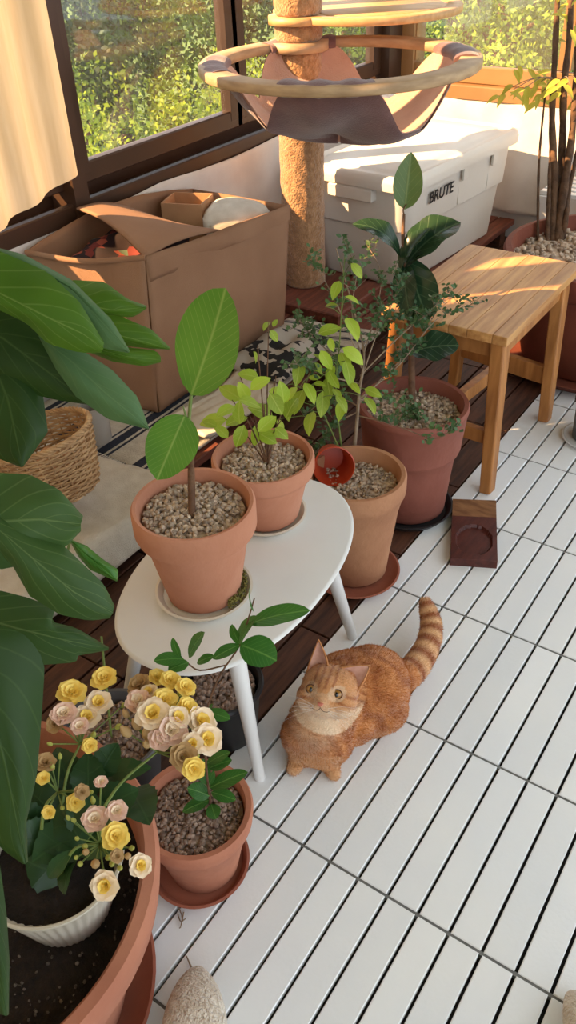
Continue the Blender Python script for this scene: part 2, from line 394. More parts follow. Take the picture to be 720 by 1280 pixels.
# ================================================================ helpers for pots and plants
def pot_profile(h, rr, br, band, lip=0.006, th=0.008):
    """outside up, over the lip, inside down"""
    rb = br + (rr-lip-br)*(h-band)/h
    return [(0.0, 0.0), (br-0.004, 0.0), (br, 0.004), (rb, h-band), (rr-0.002, h-band+0.004), (rr, h-band+0.010), (rr, h-0.005), (rr-0.003, h), (rr-th, h-0.001), (rr-th-0.002, h-0.008), (rr-th-0.006, h-0.035)]
def gravel(mb, c, r, n, s, z, dome=0.0, rr=None):
    for _ in range(n):
        a = random.random()*2*PI; q = math.sqrt(random.random())*r
        mb.stone((c[0]+q*math.cos(a), c[1]+q*math.sin(a), z+dome*(1-(q/r)**2)+random.random()*s*0.5), s*(0.7+random.random()*0.6))
def potted(name, label, c, h, rr, br, z0, m_pot, fill, band=0.03, gmat=gravel_m, ns=420, s=0.0042, drop=0.02, lip=0.006, prof=None):
    t = thing(name, label, 'potted plant', (c[0], c[1], z0))
    q = MB(); pr = prof or pot_profile(h, rr, br, band, lip)
    q.lathe(pr + [(rr-0.02, h-drop-0.012), (0, h-drop-0.012)], (c[0], c[1], z0), 64); q.build('pot', m_pot, t)
    zf = z0+h-drop; q = MB()
    ri = rr-0.016
    q.lathe([(ri, -0.012), (ri, -0.004), (ri*0.6, 0.0), (0.0, 0.001)], (c[0], c[1], zf), 32)
    if fill == 'gravel':
        gravel(q, c, ri-0.002, ns, s, zf, 0.004); o = q.build('gravel', gmat, t); o['kind'] = 'stuff'
    else:
        o = q.build('soil', soil_m, t)
    return t, zf
def saucer(name, label, c, r, h, z0, mt, cat='saucer'):
    q = MB(); q.lathe([(0, 0), (r*0.82, 0), (r*0.86, 0.002), (r-0.002, h-0.002), (r, h), (r-0.004, h+0.001), (r-0.008, h-0.002), (r*0.84, 0.006), (0, 0.006)], (c[0], c[1], z0), 64)
    return tag(q.build(name, mt), label, cat)
NUP = V((0.25, -0.35, 0.9))
def camn(p): return (CAM-V(p)).normalized()

# ================================================================ WHITE OVAL TABLE
TZ = 0.30
tb = thing('side_table', 'low white oval table with four tapered legs holding two terracotta pots', 'table', (-0.22, 0.23, 0))
def sell(a, b, k, z, c, rot=0.0, n=72):
    out = []
    for i in range(n):
        t = 2*PI*i/n; x = a*math.copysign(abs(math.cos(t))**(2/k), math.cos(t)); y = b*math.copysign(abs(math.sin(t))**(2/k), math.sin(t))
        out.append(V((c[0]+x*math.cos(rot)-y*math.sin(rot), c[1]+x*math.sin(rot)+y*math.cos(rot), z)))
    return out
q = MB(); TC = (-0.216, 0.230)
q.loft([sell(0.140, 0.240, 2.25, TZ-0.018, TC, 0.1), sell(0.152, 0.254, 2.25, TZ-0.014, TC, 0.1), sell(0.159, 0.262, 2.25, TZ-0.005, TC, 0.1), sell(0.157, 0.260, 2.25, TZ-0.001, TC, 0.1), sell(0.153, 0.256, 2.25, TZ, TC, 0.1)])
q.build('tabletop', white_paint, tb)
def leg_to(foot, top): 
    q = MB(); q.tube([V(foot), V(foot)+V((0,0,0.003)), V(top)], [0.0085, 0.0095, 0.0155], 16); q.build('leg', white_paint, tb)
leg_to((-0.078, 0.062, 0), (-0.125, 0.085, TZ-0.012)); leg_to((-0.112, 0.425, 0), (-0.155, 0.375, TZ-0.012))
leg_to((-0.37, 0.045, 0), (-0.31, 0.10, TZ-0.012)); leg_to((-0.35, 0.42, 0), (-0.30, 0.36, TZ-0.012))

# pot A: rubber plant
CA = (-0.218, 0.135)
saucer('saucer', 'cream ceramic saucer under the rubber plant pot on the white table', CA, 0.078, 0.014, TZ, ceramic)
pa, zf = potted('rubber_plant', 'young rubber plant with two broad green leaves in a terracotta pot', CA, 0.176, 0.0925, 0.058, TZ+0.0066, terra_l, 'gravel', 0.05, ns=620, s=0.0048, drop=0.02, lip=0.0035)
q2 = MB()
for _ in range(260):
    a = -0.25+random.random()*1.5; rr_ = 0.061+random.random()*0.008; q2.stone((CA[0]+rr_*math.cos(a), CA[1]+rr_*math.sin(a), TZ+0.012+random.random()*0.016), 0.0022)
q2.build('moss', mat('moss', (120,110,50), (90,84,36), 0.95, 60, island=0.3), pa)
sb = V((CA[0]+0.004, CA[1]-0.01, zf)); dA = depth(sb)
pts = [sb, atd(239, 590, dA-0.005), atd(238, 560, dA-0.03), atd(236, 534, dA-0.045)]
q = MB(); q.tube(spline(pts, 14), [0.0058-0.0012*i/14 for i in range(15)], 10); q.build('stem', stem_br, pa)
q = MB(); top = V(pts[-1]); lb = atd(239, 494, dA-0.06)
q.tube(spline([top, atd(237, 515, dA-0.05), lb], 8), 0.0026, 8); q.tube(spline([top, atd(231, 522, dA-0.06), atd(229, 520, dA-0.06)], 4), 0.002, 8)
q.tube([top, atd(229, 508, dA-0.055)], [0.003, 0.0008], 8)
q.build('petiole', stem_gr, pa)
q = MB(); q.leaf(lb, atd(282, 360, dA-0.16), 0.096, camn(lb)+V((-0.35,0,0.1)), -0.03, 0.16, PROF_ELL, 18, 6, 0.02); q.build('leaf', ficus_l, pa)
q = MB(); q.leaf(atd(231, 519, dA-0.06), atd(196, 600, dA-0.13), 0.070, camn(lb)+V((0.1,0.3,0.6)), 0.05, 0.10, PROF_ELL, 18, 6, 0.03); q.build('leaf', ficus_l, pa)

# pot B: small lime-leaved shrub on the table
CB = (-0.250, 0.352)
saucer('saucer', 'cream ceramic saucer under the lime shrub pot at the far end of the table', CB, 0.072, 0.012, TZ, ceramic)
pb, zf = potted('lime_leaf_shrub', 'small yellow-green leafy shrub in the terracotta pot behind the rubber plant', CB, 0.125, 0.088, 0.058, TZ+0.0066, terra_l, 'gravel', 0.035, ns=480, s=0.0045, drop=0.02, lip=0.0035)
dB = depth((CB[0], CB[1], zf)); q = MB(); base = V((CB[0]+0.008, CB[1]+0.0, zf))
tips = [(300,470),(330,505),(345,470),(312,520),(362,500),(290,500),(322,432),(336,402),(275,520),(352,525)]
for x, y in tips:
    e = atd(x, y, dB-0.05+random.uniform(-.04,.04)); q.tube(spline([base, base.lerp(e, .5)+V((0,0,0.02)), e], 8), [0.0016-0.0008*i/8 for i in range(9)], 5)
q.build('stem', stem_br, pb)
lv = [(288,492,34,-150),(304,488,26,-120),(266,528,34,170),(296,527,30,-20),(276,540,24,-140),(312,505,30,20),(325,515,34,-160),(334,530,30,-40),(345,505,32,60),(318,545,26,90),(352,490,30,-100),(300,545,30,110),(335,548,26,30),(365,510,30,-60),(340,545,28,10),(310,470,28,-170),(352,542,22,40),(318,447,16,80),(333,408,14,120),(342,420,17,55),(344,404,11,-60),(262,530,20,200),(300,515,30,-90),(326,480,30,-30),(282,515,28,150)]
q = MB()
for x, y, l, a in lv:
    a = math.radians(a); dd = dB-0.06+random.uniform(-.05,.05)
    q.leaf(atd(x-l*.5*math.cos(a), y-l*.5*math.sin(a), dd), atd(x+l*.5*math.cos(a), y+l*.5*math.sin(a), dd+random.uniform(-.02,.02)), l*0.62*dd/FPX, NUP+V((random.uniform(-.4,.4), random.uniform(-.4,.4), 0)), 0.08, 0.2, PROF_OVATE, 6, 2)
q.build('foliage', lime_l, pb)

# pot C: weathered terracotta on the floor
CC = (-0.212, 0.603)
saucer('saucer', 'terracotta saucer under the weathered pot on the brown deck', (CC[0]+0.005, CC[1]-0.01), 0.098, 0.016, 0.0, terra_s)
prC = [(0,0),(0.064,0),(0.068,0.004),(0.073,0.05),(0.078,0.09),(0.088,0.17),(0.0965,0.205),(0.1005,0.212),(0.1015,0.222),(0.1015,0.247),(0.098,0.252),(0.090,0.251),(0.088,0.243),(0.084,0.21)]
pc, zf = potted('slender_shrub', 'wiry small-leaved shrub with lime shoots in a weathered terracotta pot', CC, 0.252, 0.1015, 0.068, 0.0072, terra_w, 'gravel', ns=520, s=0.0048, drop=0.034, prof=prC)
dC = depth((CC[0], CC[1], zf)); q = MB(); bC = at(441, 574, zf)
trunk = spline([bC, atd(446, 530, depth(bC)-0.02), atd(449, 490, depth(bC)-0.04), atd(455, 440, depth(bC)-0.02), atd(440, 380, depth(bC)), atd(420, 310, depth(bC)+0.0)], 20)
q.tube(trunk, [0.0044-0.0032*i/20 for i in range(21)], 8)
dT = depth(bC)
br = [((448,505),(480,470),(520,430),(560,365)), ((448,500),(500,455),(545,400),(590,335+45)), ((449,520),(490,530),(540,548),(562,540)), ((447,515),(420,530),(400,560),(395,580)),
      ((450,480),(470,420),(490,380),(500,350)), ((449,490),(420,450),(390,420),(372,400)), ((452,460),(430,400),(400,340),(388,330)), ((455,440),(470,390),(476,340),(455,300)),
      ((449,500),(480,500),(515,512),(520,530)), ((448,508),(430,500),(400,505),(380,520)), ((450,470),(500,420),(530,395),(556,372)), ((452,450),(440,390),(445,340),(430,300)),
      ((450,480),(410,470),(385,460),(370,455)), ((455,430),(485,400),(510,400),(530,410))]
spots = []
for b in br:
    off = random.uniform(-.06, .06); p = spline([atd(x, y, dT-0.03+off*i) for i, (x, y) in enumerate(b)], 12)
    q.tube(p, [0.0017-0.0011*i/12 for i in range(13)], 5)
    for k in range(3, 13):
        if random.random() < 0.85:
            for _ in range(3):
                e = p[k]+V((random.uniform(-.03,.03), random.uniform(-.03,.03), random.uniform(-.01,.035))); q.tube([p[k], e], [0.0006, 0.0004], 4); spots.append((p[k], e))
q.build('branch', stem_gy, pc)
q = MB()
for a, e in spots:
    for k in range(6):
        c = V(a).lerp(e, 0.2+k*0.17); d = V((random.uniform(-1,1), random.uniform(-1,1), random.uniform(-.3,.9))).normalized()*random.uniform(.009,.0145)
        q.leaf(c, c+d, d.length*0.62, NUP+V((random.uniform(-.6,.6), random.uniform(-.6,.6), 0)), 0.05, 0.15, PROF_ELL, 3, 1)
q.build('foliage', tiny_l, pc)
q = MB(); sh = []
for X, Y, l, a in [(450,150,26,110),(540,205,20,30),(425,235,16,-5),(415,375,30,-15),(540,370,34,65),(425,455,18,75),(545,520,34,40),(235,620,32,100),(350,610,14,20),(330,640,16,0),(395,540,28,60),(360,680,16,15),(300,730,30,65),(240,780,34,110),(370,790,34,95),(480,790,26,60),(455,740,20,60),(310,900,32,100),(515,620,34,80),(130,920,22,80),(410,700,28,80),(560,700,18,50),(660,725,24,25),(640,800,26,60),(345,530,16,40),(565,40,24,55),(440,650,26,60),(475,830,26,100),(350,590,18,60),(200,740,26,120),(180,830,26,85),(120,720,22,0),(420,620,24,110),(500,560,30,70)]:
    x = 320+X/4.5; y = 330+Y/4.5; a = math.radians(a); dd = dT-0.12+random.uniform(-.06,.03)
    p0 = atd(x-l*.5*math.cos(a), y-l*.5*math.sin(a), dd); p1 = atd(x+l*.5*math.cos(a), y+l*.5*math.sin(a), dd+random.uniform(-.02,.02)); sh.append(p0)
    q.leaf(p0, p1, l*0.52*dd/FPX, NUP+V((random.uniform(-.5,.5), random.uniform(-.5,.5), 0)), 0.1, 0.2, PROF_OVATE, 7, 2)
q.build('foliage', lime_l, pc)
q = MB(); b2 = at(428, 570, zf)
mid1 = atd(420, 490, dT-0.1); mid2 = atd(425, 420, dT-0.1); tp = atd(432, 300, dT-0.08)
main = spline([b2, mid1, mid2, tp], 24); q.tube(main, [0.002-0.001*i/24 for i in range(25)], 5)
mid3 = spline([b2, atd(395, 500, dT-0.12), atd(365, 480, dT-0.12)], 12); q.tube(mid3, [0.0018-0.001*i/12 for i in range(13)], 5)
for p in sh:
    w = min(main+mid3, key=lambda k: (k-p).length + (0.1 if k.z > p.z else 0)); q.tube([w, w.lerp(p, .5)+V((0,0,.004)), p], 0.0007, 4)
q.build('shoot', stem_gr, pc)
# little plastic pot lying in pot C
t = thing('small_plastic_pot', 'small empty orange-red plastic pot lying on its side in the weathered pot', 'pot', tuple(at(412, 590, 0.25)))
q = MB(); a0 = at(404, 548, 0.285); a1 = at(417, 582, 0.268); ax = (a1-a0).normalized()+V((0.0,-0.25,0.55)); ax.normalize()
Mx = ax.to_track_quat('Z', 'Y').to_matrix()
Rp = 0.042
q.lathe([(0, 0), (0.028, 0), (0.036, 0.05), (0.0385, 0.052), (Rp, 0.066), (Rp-0.002, 0.067), (0.035, 0.052), (0.026, 0.003), (0, 0.003)], a1-ax*0.058, 40, Mx)
q.build('pot', plast_r, t)

# pot D: fiddle-leaf fig
CD = (-0.222, 0.868)
saucer('saucer', 'black plastic saucer under the red terracotta fiddle leaf pot', (CD[0]+.006, CD[1]-.01), 0.105, 0.02, 0.0, blkplast)
prD = [(0,0),(0.082,0),(0.086,0.004),(0.097,0.13),(0.1005,0.158),(0.108,0.166),(0.110,0.172),(0.1185,0.262),(0.1205,0.264),(0.121,0.272),(0.118,0.278),(0.109,0.277),(0.107,0.27),(0.104,0.24)]
pd, zf = potted('fiddle_leaf_fig', 'young fiddle leaf fig with glossy dark leaves in a red terracotta pot', CD, 0.278, 0.121, 0.086, 0.0072, terra_r, 'gravel', ns=640, s=0.0055, drop=0.034, prof=prD)
for px_, py_, r_ in ((472, 498, .018), (530, 503, .0125)): q = MB(); q.stone(at(px_, py_, zf+0.011), r_, 0.5, 0.05); q.build('pebble', pebble_m, pd, subsurf=2)
bD = at(515, 505, zf); dD = depth(bD)
tr_ = spline([bD, atd(514, 440, dD-.02), atd(510, 370, dD-.03), atd(504, 300, dD-.03), atd(505, 268, dD-.03)], 20)
q = MB(); q.tube(tr_, [0.0085-0.0055*i/20 for i in range(21)], 10); q.tube(spline([tr_[-1], atd(504, 262, dD-.03), atd(508, 255, dD-.04)], 4), 0.0016, 6); q.build('stem', stem_br, pd)
for (bx, by, tx, ty, w, nx, pf_, bd, fo) in [
    (506,262,514,190,.066,(0.4,-.6,.35),PROF_OVATE,-.03,.35), (500,322,440,280,.055,(-.15,-.35,.9),PROF_OBOV,.22,.25), (505,335,576,278,.108,(-.25,-.6,.75),PROF_OBOV,.12,.3),
    (508,322,535,402,.095,(0.2,-.8,.4),PROF_OBOV,.05,.15), (505,330,513,398,.06,(.0,-.9,.3),PROF_OVATE,.05,.2), (512,440,574,432,.090,(.1,-.3,.9),PROF_OBOV,.06,.1), (500,340,540,285,.06,(-.5,-.6,.5),PROF_OBOV,.1,.4)]:
    q = MB(); q.leaf(atd(bx, by, dD-.03), atd(tx, ty, dD-.06), w, nx, bd, fo, pf_, 16, 5, 0.08); q.build('leaf', fid_t if by == 262 else fiddle_l, pd)
q = MB()
for _ in range(36):
    c = at(503+random.gauss(0,7), 520+random.gauss(0,5), zf+0.006+random.random()*.012); d = V((random.uniform(-1,1), random.uniform(-1,1), random.uniform(.1,.8))).normalized()*0.009
    q.leaf(c, c+d, .006, NUP, 0, .1, PROF_ELL, 3, 1)
q.build('seedlings', tiny_l, pd)

# pot F: front small pot with the citrus branch
CF = (-0.060, -0.109)
saucer('saucer', 'terracotta saucer under the small gravel-topped pot beside the flowers', (-0.064, -0.115), 0.0775, 0.018, 0.0, terra_s)
prF = [(0,0),(0.050,0),(0.053,0.003),(0.062,0.05),(0.075,0.108),(0.0785,0.112),(0.082,0.118),(0.0845,0.140),(0.082,0.146),(0.074,0.145),(0.072,0.138),(0.069,0.11)]
pff, zf = potted('citrus_seedling', 'citrus seedling with a long leafy branch in the small terracotta pot', CF, 0.146, 0.0845, 0.053, 0.0072, terra, 'gravel', ns=620, s=0.0044, drop=0.02, gmat=gravel_d, prof=prF)
bF = at(264, 1012, zf); dF = depth(bF)
main = spline([bF, atd(258, 960, dF-.06), atd(257, 900, dF-.12), atd(272, 850, dF-.15), atd(300, 806, dF-.18), atd(310, 775, dF-.2), atd(318, 748, dF-.21)], 30)
q = MB(); q.tube(main, [0.0017-0.0008*i/30 for i in range(31)], 6)
side = spline([main[17], atd(250, 838, dF-.15), atd(233, 828, dF-.16)], 8); q.tube(side, 0.0011, 5)
q.tube(spline([bF, atd(262, 985, dF-.02), atd(265, 960, dF-.05)], 5), 0.0014, 5)
q.build('stem', stem_br, pff)
for (bx, by, tx, ty, w, nx) in [(312,780,388,763,.030,(.0,-.2,1)),(300,806,346,826,.044,(.2,-.2,1)),(318,765,312,733,.016,(-.8,-.4,.4)),(318,775,300,805,.018,(-.6,-.3,.7)),(302,808,290,780,.018,(-.3,-.6,.7)),
    (300,806,266,824,.018,(0,-.3,1)),(236,822,256,790,.026,(-.4,-.4,.8)),(225,822,216,797,.012,(0,-.6,.7)),(230,824,192,826,.020,(.1,-.3,1)),(236,828,210,838,.020,(.1,-.2,1)),(246,829,268,820,.014,(.1,-.2,1)),(296,800,322,770,.022,(-.4,-.4,.8)),
    (262,985,310,965,.024,(.1,-.3,1)),(262,982,254,948,.026,(.2,-.5,.8)),(262,995,234,985,.026,(-.1,-.3,1)),(262,1000,228,1015,.020,(0,-.3,1)),(264,990,295,1000,.02,(0,-.3,1)),(264,1005,270,1024,.022,(0,-.3,1)),(262,960,290,950,.02,(0,-.3,1)),(258,955,288,940,.016,(.2,-.2,1)),(258,900,266,880,.012,(-.3,-.3,1)),(258,890,288,899,.018,(0,-.2,1))]:
    p = atd(bx, by, 0); k = min(main+side+[bF], key=lambda s_: abs((s_-CAM).normalized().dot(ray(bx,by).normalized())-1)); dd = depth(k)
    q = MB(); q.leaf(atd(bx, by, dd), atd(tx, ty, dd-0.01), w, nx, 0.06, .12, PROF_ELL, 12, 4, .03); q.build('leaf', citrus_l, pff)

# dark pots under and beside the table
pg, zf = potted('nursery_pot', 'black plastic nursery pot of gravel standing under the white table', (-0.19, 0.115), 0.125, 0.074, 0.056, 0.0, blkplast, 'gravel', band=.015, gmat=gravel_d, ns=380, s=0.0055, drop=0.018)
pg['category'] = 'pot'
ph, zf = potted('nursery_pot', 'grey plastic pot of gravel behind the flowers, left of the small terracotta pot', (-0.262, -0.075), 0.15, 0.088, 0.062, 0.0, greyplast, 'gravel', band=.015, gmat=gravel_d, ns=460, s=0.0048, drop=0.02)
q = MB(); bb = V((-0.262, -0.075, zf)); q.tube(spline([bb, bb+V((-.01,.02,.08)), bb+V((-.03,.05,.17))], 8), [.002]*9, 6); q.build('stem', stem_gr, ph)
ph['category'] = 'pot'

# big pot with fig and kalanchoe
CG = (-0.158, -0.405)
saucer('saucer', 'large terracotta saucer under the big fig pot in the corner of the view', CG, 0.198, 0.03, 0.0, terra_s)
prG = [(0,0),(0.150,0),(0.156,0.005),(0.205,0.225),(0.222,0.235),(0.232,0.245),(0.238,0.285),(0.234,0.297),(0.222,0.299),(0.216,0.29),(0.208,0.23)]
fg, zg = potted('fig_tree', 'young fig tree with large lobed leaves in the big terracotta pot', CG, 0.299, 0.238, 0.156, 0.008, terra, 'soil', drop=0.055, prof=prG)
q = MB()
for _ in range(520):
    a = random.random()*2*PI; r = math.sqrt(random.random())*.205; q.stone((CG[0]+r*math.cos(a), CG[1]+r*math.sin(a), zg+random.random()*.002), random.uniform(.0012,.0026))
o = q.build('soil_grit', perl_m, fg); o['kind'] = 'stuff'
tk = [V((-0.26, -0.46, zg)), V((-0.27, -0.44, .45)), V((-0.30, -0.40, .62)), V((-0.30, -0.36, .80))]
q = MB(); q.tube(spline(tk, 16), [.011-.005*i/16 for i in range(17)], 10); q.build('stem', stem_br, fg)

def resamp(pl, n):
    ls = [0]
    for a, b in zip(pl, pl[1:]): ls.append(ls[-1]+math.hypot(b[0]-a[0], b[1]-a[1]))
    out = []
    for i in range(n+1):
        t = ls[-1]*i/n; k = 0
        while k < len(ls)-2 and ls[k+1] < t: k += 1
        u = (t-ls[k])/max(1e-6, ls[k+1]-ls[k]); a, b = pl[k], pl[k+1]; out.append((a[0]+(b[0]-a[0])*u, a[1]+(b[1]-a[1])*u))
    return out
def lobe(q, left, mid, right, d0, d1, droop=0.03, fold=0.01, n=22, nc=5):
    """one lobe of a broad leaf: edges and midrib traced, laid at distance d0 (base) to d1 (tip)"""
    Lp, Mp, Rp_ = resamp(left, n), resamp(mid, n), resamp(right, n); vs = []; us = []; fs = []
    for i in range(n+1):
        u = i/n; dm = d0+(d1-d0)*u + droop*(u*u)
        for j in range(-nc, nc+1):
            v = j/nc; E_ = Lp[i] if v < 0 else Rp_[i]; a = abs(v)
            x = Mp[i][0]+(E_[0]-Mp[i][0])*a; y = Mp[i][1]+(E_[1]-Mp[i][1])*a
            d = dm - fold*a + 0.022*a*a + 0.004*math.sin(u*9+v*3)*a
            vs.append(atd(x, y, d)); us.append((u, .5+v*.5))
    k = 2*nc+1
    for i in range(n):
        for j in range(2*nc): a = i*k+j; fs.append((a, a+1, a+k+1, a+k))
    q.add(vs, fs, us)
def figleaf(lobes, m_, stalk=None):
    q = MB()
    for l in lobes: lobe(q, *l)
    o = q.build('leaf', m_, fg)
    if stalk:
        q = MB(); q.tube(spline(stalk, 10), 0.0022, 6); q.build('leaf_stalk', stem_gr, fg)
    return o
# three finger lobes reaching right, their sunlight put into the green
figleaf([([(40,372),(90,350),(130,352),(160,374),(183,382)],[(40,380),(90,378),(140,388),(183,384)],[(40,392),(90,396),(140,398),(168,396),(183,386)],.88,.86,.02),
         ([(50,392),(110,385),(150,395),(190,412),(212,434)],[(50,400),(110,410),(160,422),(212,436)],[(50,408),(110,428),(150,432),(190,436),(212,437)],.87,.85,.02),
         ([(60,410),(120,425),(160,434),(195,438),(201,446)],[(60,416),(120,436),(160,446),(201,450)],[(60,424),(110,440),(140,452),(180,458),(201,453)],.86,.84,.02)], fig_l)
# long pale lobe hanging right
figleaf([([(50,418),(100,436),(140,462),(172,496),(186,534)],[(48,420),(90,452),(130,490),(186,536)],[(50,424),(70,462),(95,496),(135,524),(186,537)],.80,.77,.03)], fig_b)
# dark leaf behind
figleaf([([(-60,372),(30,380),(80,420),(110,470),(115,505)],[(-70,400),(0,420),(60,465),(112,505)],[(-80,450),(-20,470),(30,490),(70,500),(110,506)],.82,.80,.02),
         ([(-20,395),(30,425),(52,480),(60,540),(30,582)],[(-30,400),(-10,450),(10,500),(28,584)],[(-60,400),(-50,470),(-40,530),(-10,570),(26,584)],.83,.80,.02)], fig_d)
# pale underside edge of the top leaf, then the top leaf
figleaf([([(-40,300),(30,318),(90,350),(140,400),(162,438)],[(-40,310),(30,328),(90,362),(162,440)],[(-40,330),(20,345),(70,375),(130,436),(160,441)],.765,.75,.02)], fig_b)
figleaf([([(-80,290),(0,314),(60,340),(100,378),(130,428)],[(-80,330),(0,367),(60,397),(105,418),(129,436)],[(-80,370),(0,388),(33,404),(60,430),(100,441),(126,441)],.75,.73,.02)], fig_l, [tk[3], atd(-60,420,.78), atd(-50,340,.76)])
# large middle leaf with two lobes
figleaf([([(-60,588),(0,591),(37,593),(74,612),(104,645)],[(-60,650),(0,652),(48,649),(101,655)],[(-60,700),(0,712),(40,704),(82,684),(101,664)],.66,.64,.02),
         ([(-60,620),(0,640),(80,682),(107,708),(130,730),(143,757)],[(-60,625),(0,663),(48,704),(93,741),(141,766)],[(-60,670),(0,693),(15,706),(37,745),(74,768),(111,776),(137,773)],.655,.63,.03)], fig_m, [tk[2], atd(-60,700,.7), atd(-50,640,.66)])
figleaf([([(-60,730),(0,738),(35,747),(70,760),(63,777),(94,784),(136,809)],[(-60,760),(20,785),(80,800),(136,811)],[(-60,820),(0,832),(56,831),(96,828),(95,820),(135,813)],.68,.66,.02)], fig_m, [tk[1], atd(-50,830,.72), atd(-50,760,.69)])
# tall dark leaf hanging at the left edge
figleaf([([(-30,770),(28,791),(49,813),(56,836),(50,925),(46,970),(33,1028),(35,1077)],[(-60,790),(-20,860),(5,950),(32,1080)],[(-90,820),(-80,900),(-40,1000),(0,1060),(28,1080)],.60,.60,.02)], fig_d, [tk[1], atd(-100,880,.66), atd(-70,790,.61)])
figleaf([([(-40,1040),(0,1080),(8,1140),(12,1200),(11,1268)],[(-50,1060),(-20,1120),(-8,1190),(8,1270)],[(-70,1080),(-50,1150),(-30,1220),(0,1268)],.62,.62,.02)], fig_d)
# small leaf pair below the basket
figleaf([([(88,674),(108,682),(130,700),(148,712),(147,726)],[(88,676),(105,692),(125,708),(147,726)],[(88,678),(98,696),(112,712),(130,720),(146,727)],.74,.73,.01)], citrus_l)
q = MB(); q.tube(spline([V(tk[1]), atd(20,900,.85), atd(45,840,.84), atd(62,770,.80), atd(88,676,.74)], 14), .0014, 5); q.build('leaf_stalk', stem_gr, fg)

# kalanchoe in white ribbed pot, standing in the big pot
CK = at(66, 1078, 0.345); CK = (CK.x, CK.y)
kl = thing('kalanchoe', 'flowering kalanchoe with peach-yellow blooms in a white ribbed plastic pot', 'potted plant', (CK[0], CK[1], zg))
rib = lambda a, z: 1+(0.013*math.cos(44*a) if .002 < z < kh-.007 else 0)
q = MB(); kh = 0.104
q.lathe([(0,0),(0.048,0),(0.051,0.003),(0.065,kh*.5),(0.0765,kh-.010),(0.078,kh-.008),(0.081,kh-.003),(0.081,kh),(0.078,kh),(0.074,kh-.006),(0.071,kh-.012),(0.068,kh-.03)], (CK[0], CK[1], zg+0.001), 220, rmod=rib)
q.build('pot', mat('ribbed_white_plastic', (202,194,178), (190,182,166), 0.45, 6), kl)
q = MB(); q.lathe([(0.072, -.004), (0.04, 0.0), (0, .002)], (CK[0], CK[1], zg+kh-.018), 32); q.build('soil', soil_m, kl)
kb = V((CK[0], CK[1], zg+kh-.01))
FL = [(130,849,'y',17),(90,867,'y',19),(123,880,'p',18),(108,898,'p',18),(80,893,'k',17),(112,932,'y',10),(56,954,'f',14),(54,973,'y',9),(174,857,'f',14),(173,877,'k',15),(197,847,'y',11),(213,851,'y',12),(232,860,'y',12),(206,876,'y',15),(191,894,'p',20),
      (234,884,'y',12),(251,903,'p',18),(214,914,'k',19),(258,925,'p',18),(229,946,'f',16),(242,961,'y',13),(126,978,'k',9),(94,1003,'y',12),(102,990,'f',10),(61,1015,'y',9),(119,1024,'k',17),(146,1014,'k',14),(144,1046,'y',18),(175,1082,'p',15),(132,1106,'p',19),
      (146,1070,'f',9),(100,908,'k',12),(222,898,'p',14),(200,925,'k',14),(240,930,'p',13),(186,866,'p',11),(70,905,'f',13)]
def flower_mesh(nm, kind, pal):
    q = MB()
    outer, inner = pal
    for ring, (n, l, w, tilt, mi) in enumerate(((6, 1.0, .98, .12, 0), (6, .86, .86, .50, 0), (6, .62, .66, .85, 1), (5, .40, .42, 1.2, 1))):
        q.cur = mi
        for k in range(n):
            a = 2*PI*k/n + ring*.5 + random.uniform(-.15,.15); tl = tilt+random.uniform(-.15,.15)
            d = V((math.cos(a)*math.cos(tl), math.sin(a)*math.cos(tl), math.sin(tl))); nn = V((-math.cos(a)*math.sin(tl), -math.sin(a)*math.sin(tl), math.cos(tl)))
            q.leaf(V((0,0,.02))+d*.05, d*l, w, nn, -.08, .22, PROF_OBOV, 6, 3, .16)
    q.cur = 2; q.lathe([(.05,-.55),(.10,-.3),(.13,0),(.1,.12),(0,.15)], (0,0,-.05), 8)
    me_o = q.build('flower', [outer, inner, fl_bud], None); return me_o
protos = {'y': flower_mesh('a', 'y', (fl_p, fl_y)), 'p': flower_mesh('b', 'p', (fl_p, fl_y)), 'k': flower_mesh('c', 'k', (fl_k, fl_p)), 'f': flower_mesh('d', 'f', (fl_f, fl_f))}
protos['y'].data.materials[0] = fl_y
used = set(); stalkq = MB()
hub1 = at(108, 935, .40); hub2 = at(210, 930, .41); hub3 = at(120, 1060, .40)
kw = world_loc(kl)
clusters = [(V(kb)+V((-.01,.02,0)), at(100, 930, .40)), (V(kb)+V((.02,.02,0)), at(196, 940, .39)), (V(kb)+V((.02,-.01,0)), at(125, 1055, .385)), (V(kb)+V((-.02,.0,0)), at(72, 990, .40))]
for a, b in clusters: stalkq.tube(spline([a, a.lerp(b, .5)+V((0,0,.025)), b], 10), [.0022-.0008*i/10 for i in range(11)], 7)
for x, y, k, s in FL:
    z = .425+random.uniform(-.012,.012); p = at(x, y, z); hub = min(clusters, key=lambda c: (c[1]-p).length)[1]
    src = protos[k]; o = src if k not in used else src.copy()
    if k in used: COL.objects.link(o)
    used.add(k); o.parent = kl
    nrm = ((p-hub).normalized()*.6 + camn(p)*.9 + V((0,0,.3)) + V((random.uniform(-.3,.3),)*3)).normalized()
    sc = s*depth(p)/FPX*(1.22 if x > 165 and y < 980 else 1.08); o.rotation_mode = 'QUATERNION'; o.rotation_quaternion = nrm.to_track_quat('Z', 'Y'); o.scale = (sc,)*3; o.location = p-kw
    stalkq.tube(spline([hub, hub.lerp(p, .6)+V((0,0,.003)), p-nrm*sc*.5], 6), .0010, 5)
